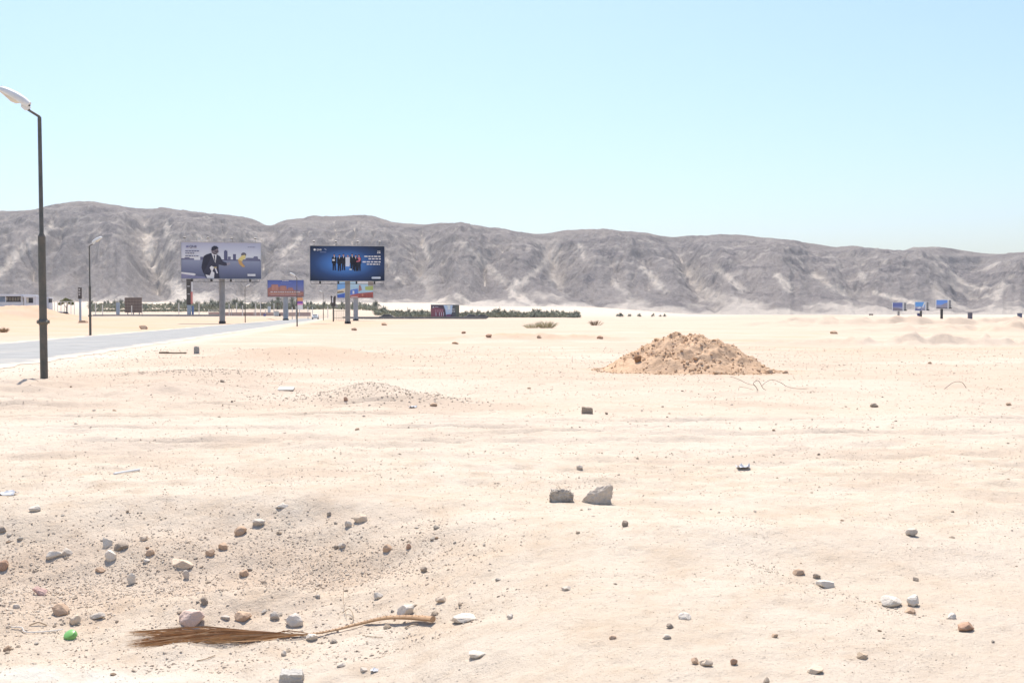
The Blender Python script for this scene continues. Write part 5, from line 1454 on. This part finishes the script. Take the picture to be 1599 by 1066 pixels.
# cars
def make_car(col, glass, tyre):
    root = empty('parked_car', (0, 0, 0))
    prof = [(-2.1, .32), (-2.15, .62), (-2.05, .85), (-1.35, .93), (-.80, 1.38), (-.45, 1.45), (.75, 1.45), (1.15, 1.38), (1.75, .98), (2.1, .90), (2.18, .60), (2.12, .32)]
    MB().prism(prof, -.85, .85).build('body', col, root, bevel=.07)
    for y in (-.862, .862): MB().prism([(-1.1, .98), (-.72, 1.34), (.85, 1.34), (1.3, .98)], y-.006, y+.006).build('side_window', glass, root)
    MB().poly([(-1.34, -.72, .95), (-1.34, .72, .95), (-.83, .66, 1.36), (-.83, -.66, 1.36)]).build('windscreen', glass, root).location = (-.05, 0, .02)
    MB().poly([(1.74, -.72, 1.0), (1.74, .72, 1.0), (1.18, .66, 1.37), (1.18, -.66, 1.37)]).build('rear_window', glass, root).location = (.04, 0, .03)
    for x in (-1.35, 1.35):
        for y in (-.80, .80): MB().tube([(x, y-.1, .33), (x, y+.1, .33)], .33, 16).build('wheel', tyre, root, smooth=True)
    for y in (-.6, .6): MB().box((-2.14, y, .68), (.06, .32, .14)).build('headlight', HEAD, root)
    return root
CG = mat('car_glass', (.03, .035, .045), (.02, .025, .03), 2, .1, spec=.6); TY = mat('tyre_rubber', (.03, .03, .03), (.04, .04, .04), 5, .8)
cardk = mat('dark_car_paint', (.06, .065, .085), (.05, .055, .07), 3, .3, spec=.5)
def carat(car, u, d, rz, lab, grp=None):
    car.location = on(u, d); car.rotation_euler.z = rz; tag(car, lab, 'car', grp)
silver = make_car(mat('silver_car_paint', (.42, .46, .50), (.38, .42, .46), 3, .3, spec=.5), CG, TY)
carat(silver, 492.5, 295, R(97), 'silver blue car driving toward the camera on the far end of the road')
silver.location.z = max(silver.location.z, .03)
dk0 = make_car(cardk, CG, TY)
carat(dk0, 735, 318, R(6), 'dark car behind the barrier just right of the red billboard')
for (u, d, rz, lab) in ((82, 262, 0, 'dark car right of the white kiosk, leftmost of three'), (91.5, 259, R(30), 'dark car under the pergola, middle one of three'), (97, 256, R(80), 'dark blue car under the pergola, rightmost of three')):
    c = copy_tree(dk0); carat(c, u, d, rz, lab, 'dark cars parked below the pergola')
    c.location.z = max(c.location.z, zat(484, d))if False else c.location.z
lc = copy_tree(dk0); carat(lc, 603, 305, R(4), 'dark car on the far road right of the colourful billboard')
lc2 = copy_tree(dk0); carat(lc2, 752, 322, R(4), 'dark car farther right of the red billboard, rightmost on the far road')
# ------------------------------------------------------------------ palms and trees
FROND = tint_material('palm_fronds', [(.17, .185, .14), (.22, .23, .18), (.14, .16, .12), (.25, .25, .20)], .8, 0, 3)
TRUNK = mat('palm_trunk', (.20, .16, .12), (.15, .12, .09), 3, .95)
def palm_mesh(seed, h, cr, n):
    r = np.random.default_rng(seed); V, Fc, pk, mi = [], [], [], []
    seg = 7
    for i, z in enumerate((-.4, h*.5, h)):
        rr = .24 - .03*i
        for k in range(seg): V.append((rr*math.cos(2*math.pi*k/seg), rr*math.sin(2*math.pi*k/seg), z)); pk.append(.5)
    for i in range(2):
        for k in range(seg): Fc.append((i*seg+k, i*seg+(k+1) % seg, (i+1)*seg+(k+1) % seg, (i+1)*seg+k)); mi.append(1)
    for k in range(n):
        a = r.uniform(0, 2*np.pi); el = r.uniform(-.5, 1.3); L = cr*r.uniform(.75, 1.1); droop = r.uniform(.35, .8)*cr
        d = np.array([math.cos(a), math.sin(a), 0]); sd = np.array([-d[1], d[0], 0]); c = r.random(); pts = []
        for t in np.linspace(0, 1, 6):
            pts.append(np.array([0, 0, h]) + d*L*math.cos(el)*t + np.array([0, 0, L*math.sin(el)*t - droop*t*t*max(.2, math.cos(el))]))
        for j in range(5):                               # leaflets on both sides of each rib piece
            m0, m1 = pts[j], pts[j+1]; wd = cr*.20*(.6, 1, 1, .85, .5)[j]
            for sg in (-1, 1):
                for q in range(2):
                    b = len(V); p0 = m0 + (m1-m0)*q/2; p1 = m0 + (m1-m0)*(q+.75)/2
                    tip = (p0+p1)/2 + sd*sg*wd + (m1-m0)*.5 - np.array([0, 0, wd*.45])
                    V += [tuple(p0), tuple(p1), tuple(tip)]; pk += [min(1, max(0, c+r.normal()*.1))]*3; Fc.append((b, b+1, b+2)); mi.append(0)
    me = bpy.data.meshes.new('date_palm'); me.from_pydata(V, [], Fc); me.materials.append(FROND); me.materials.append(TRUNK)
    me.polygons.foreach_set('material_index', mi); add_attr(me, 'pick', pk); return me
PALMS = [palm_mesh(i, (1.6, 2.4, 3.2, 1.1)[i], (2.5, 2.6, 2.7, 2.2)[i], 46) for i in range(4)]
def palm(u, d, k, lab, grp, which=None):
    o = bpy.data.objects.new('date_palm', PALMS[which if which is not None else random.choice((0, 0, 1, 3))]); link(o)
    o.location = on(u, d); o.scale = (k, k, k*random.uniform(.9, 1.1)); o.rotation_euler.z = random.uniform(0, 6.3)
    return tag(o, lab, 'palm tree', grp)
GL, GRR = 'bushy date palm in the far green row behind the left billboards', 'bushy date palm in the far green row right of the blue billboard'
for i in range(150):
    u = 140 + 450*(i + random.random())/150
    if 232 < u < 262 or 383 < u < 392: continue
    palm(u, random.uniform(575, 680), random.uniform(.8, 1.6), GL, 'palms of the left row')
palm(434, 575, 1.6, 'tallest date palm of the far row, just left of the dusk billboard pillar', None, 2)
palm(457, 575, 1.5, 'tall date palm of the far row, just right of the dusk billboard pillar', None, 2)
for i in range(120):
    u = 585 + 320*(i + random.random())/120
    palm(u, random.uniform(430, 500) - 20*max(0, (u-800)/100), random.uniform(.55, 1.15)*(1.0 if u > 760 else .95), GRR, 'palms of the right row')
for i in range(16):
    palm(random.choice((random.uniform(963, 985), random.uniform(990, 1050))), random.uniform(560, 600), random.uniform(.45, .6), 'small far palm in the short row above the dirt mound', 'palms of the short row')
UND = tint_material('undergrowth_green', [(.17, .18, .125), (.21, .215, .15), (.26, .255, .18)], .9, 0, 3)
def undergrowth(name, u0, u1, d0, d1, n, hh, label):
    V, Fc, pk = [], [], []
    r = np.random.default_rng(5)
    u = r.uniform(u0, u1, n); d = r.uniform(d0, d1, n); x = (u-799.5)/F*d; z = H(x, d)
    for k in range(n):
        c = np.array([x[k], d[k], z[k] + r.uniform(0, hh)]); q = r.random()
        for j in range(2):
            a, b_ = r.normal(size=3)*.5, r.normal(size=3)*.5; b = len(V)
            V += [tuple(c+a), tuple(c+b_), tuple(c-a*.6+b_*.3)]; Fc.append((b, b+1, b+2)); pk += [q]*3
    me = raw_mesh(name, np.array(V), np.array(Fc), UND); add_attr(me, 'pick', pk)
    o = bpy.data.objects.new(name, me); link(o); tag(o, label, 'undergrowth', kind='stuff')
undergrowth('undergrowth', 585, 905, 425, 490, 4000, 1.9, 'low green undergrowth between the far palms')
undergrowth('undergrowth', 140, 590, 570, 680, 4500, 2.6, 'low green undergrowth between the palms behind the left billboards')
undergrowth('field_crop', 145, 345, 470, 520, 1500, .4, 'thin strip of low green crop in front of the left palms')
# yellow green tree beside the pergola
d = 345; p = on(104, d); root = empty('yellow_tree', p, 0, 'yellow green leafy tree behind the white pergola', 'tree')
h = zat(463, d)-p.z
MB().tube([(0, 0, -.3), (.1, 0, h*.35), (.2, .1, h*.7)], [.22, .17, .10], 8).tube([(.1, 0, h*.35), (-1.0, .3, h*.62)], [.12, .06], 6).tube([(.1, 0, h*.4), (1.2, -.2, h*.7)], [.11, .05], 6).build('trunk', TRUNK, root)
V, Fc, pk = [], [], []
r = np.random.default_rng(8)
for k in range(1500):
    blob = ((-1.3, 0, .70, 1.0), (.9, .3, .72, 1.1), (0, -.2, .80, 1.1), (1.9, 0, .62, .8), (-2.2, .2, .6, .7))[r.integers(0, 5)]
    v = r.normal(size=3); v /= np.linalg.norm(v); v *= blob[3]*r.random()**.4*np.array([1, 1, .7])
    c = np.array([blob[0], blob[1], blob[2]*h]) + v
    a, b_ = r.normal(size=3)*.14, r.normal(size=3)*.14; b = len(V); V += [c+a, c+b_, c-a-b_]; Fc.append((b, b+1, b+2)); pk += [r.random()]*3
me = raw_mesh('crown', np.array(V), np.array(Fc), tint_material('yellow_leaves', [(.20, .20, .06), (.28, .26, .09), (.16, .17, .06)], .8, 0, 3)); add_attr(me, 'pick', pk)
link(bpy.data.objects.new('crown', me), root)

# ------------------------------------------------------------------ dusty air
def build_haze():
    m = bpy.data.materials.new('dusty_air'); m.use_nodes = True; n = m.node_tree; n.nodes.clear()
    out = n.nodes.new('ShaderNodeOutputMaterial'); v = n.nodes.new('ShaderNodeVolumePrincipled')
    v.inputs['Color'].default_value = (.97, .965, .96, 1); v.inputs['Density'].default_value = HAZE; v.inputs['Anisotropy'].default_value = .2
    n.links.new(v.outputs[0], out.inputs['Volume'])
    o = MB().box((0, 0, 130), (7100, 7100, 272)).build('haze', m); tag(o, 'dusty air over the whole plain', 'haze', kind='stuff')
HAZE = .00010
build_haze()

# ------------------------------------------------------------------ light, sky, camera
EL, AZ = R(65), R(-13)
w = bpy.data.worlds.new('World'); scene.world = w; w.use_nodes = True
n = w.node_tree; bg = n.nodes['Background']
sk = n.nodes.new('ShaderNodeTexSky'); sk.sky_type = 'NISHITA'; sk.sun_disc = False
sk.sun_elevation = EL; sk.sun_rotation = AZ; sk.air_density = 1.2; sk.dust_density = 1.9; sk.ozone_density = 6.0
n.links.new(sk.outputs[0], bg.inputs[0]); bg.inputs[1].default_value = .138
sl = bpy.data.lights.new('sun', 'SUN'); sl.energy = 4.6; sl.angle = R(.53); sl.color = (1, .935, .85)
so = bpy.data.objects.new('sun', sl); link(so)
dr = Vector((math.sin(AZ)*math.cos(EL), math.cos(AZ)*math.cos(EL), math.sin(EL)))
so.rotation_euler = dr.to_track_quat('Z', 'Y').to_euler(); so.location = (0, 0, 50)
cam = bpy.data.cameras.new('camera'); cam.lens = 35; cam.sensor_width = 36; cam.clip_end = 20000; cam.clip_start = .05
co = bpy.data.objects.new('camera', cam); link(co); co.location = (0, 0, CAMZ); co.rotation_euler = (math.pi/2 - PITCH, 0, 0)
scene.camera = co
vs = scene.view_settings; vs.view_transform = 'Standard'; vs.look = 'None'; vs.exposure = .53; vs.gamma = 1; vs.use_curve_mapping = False
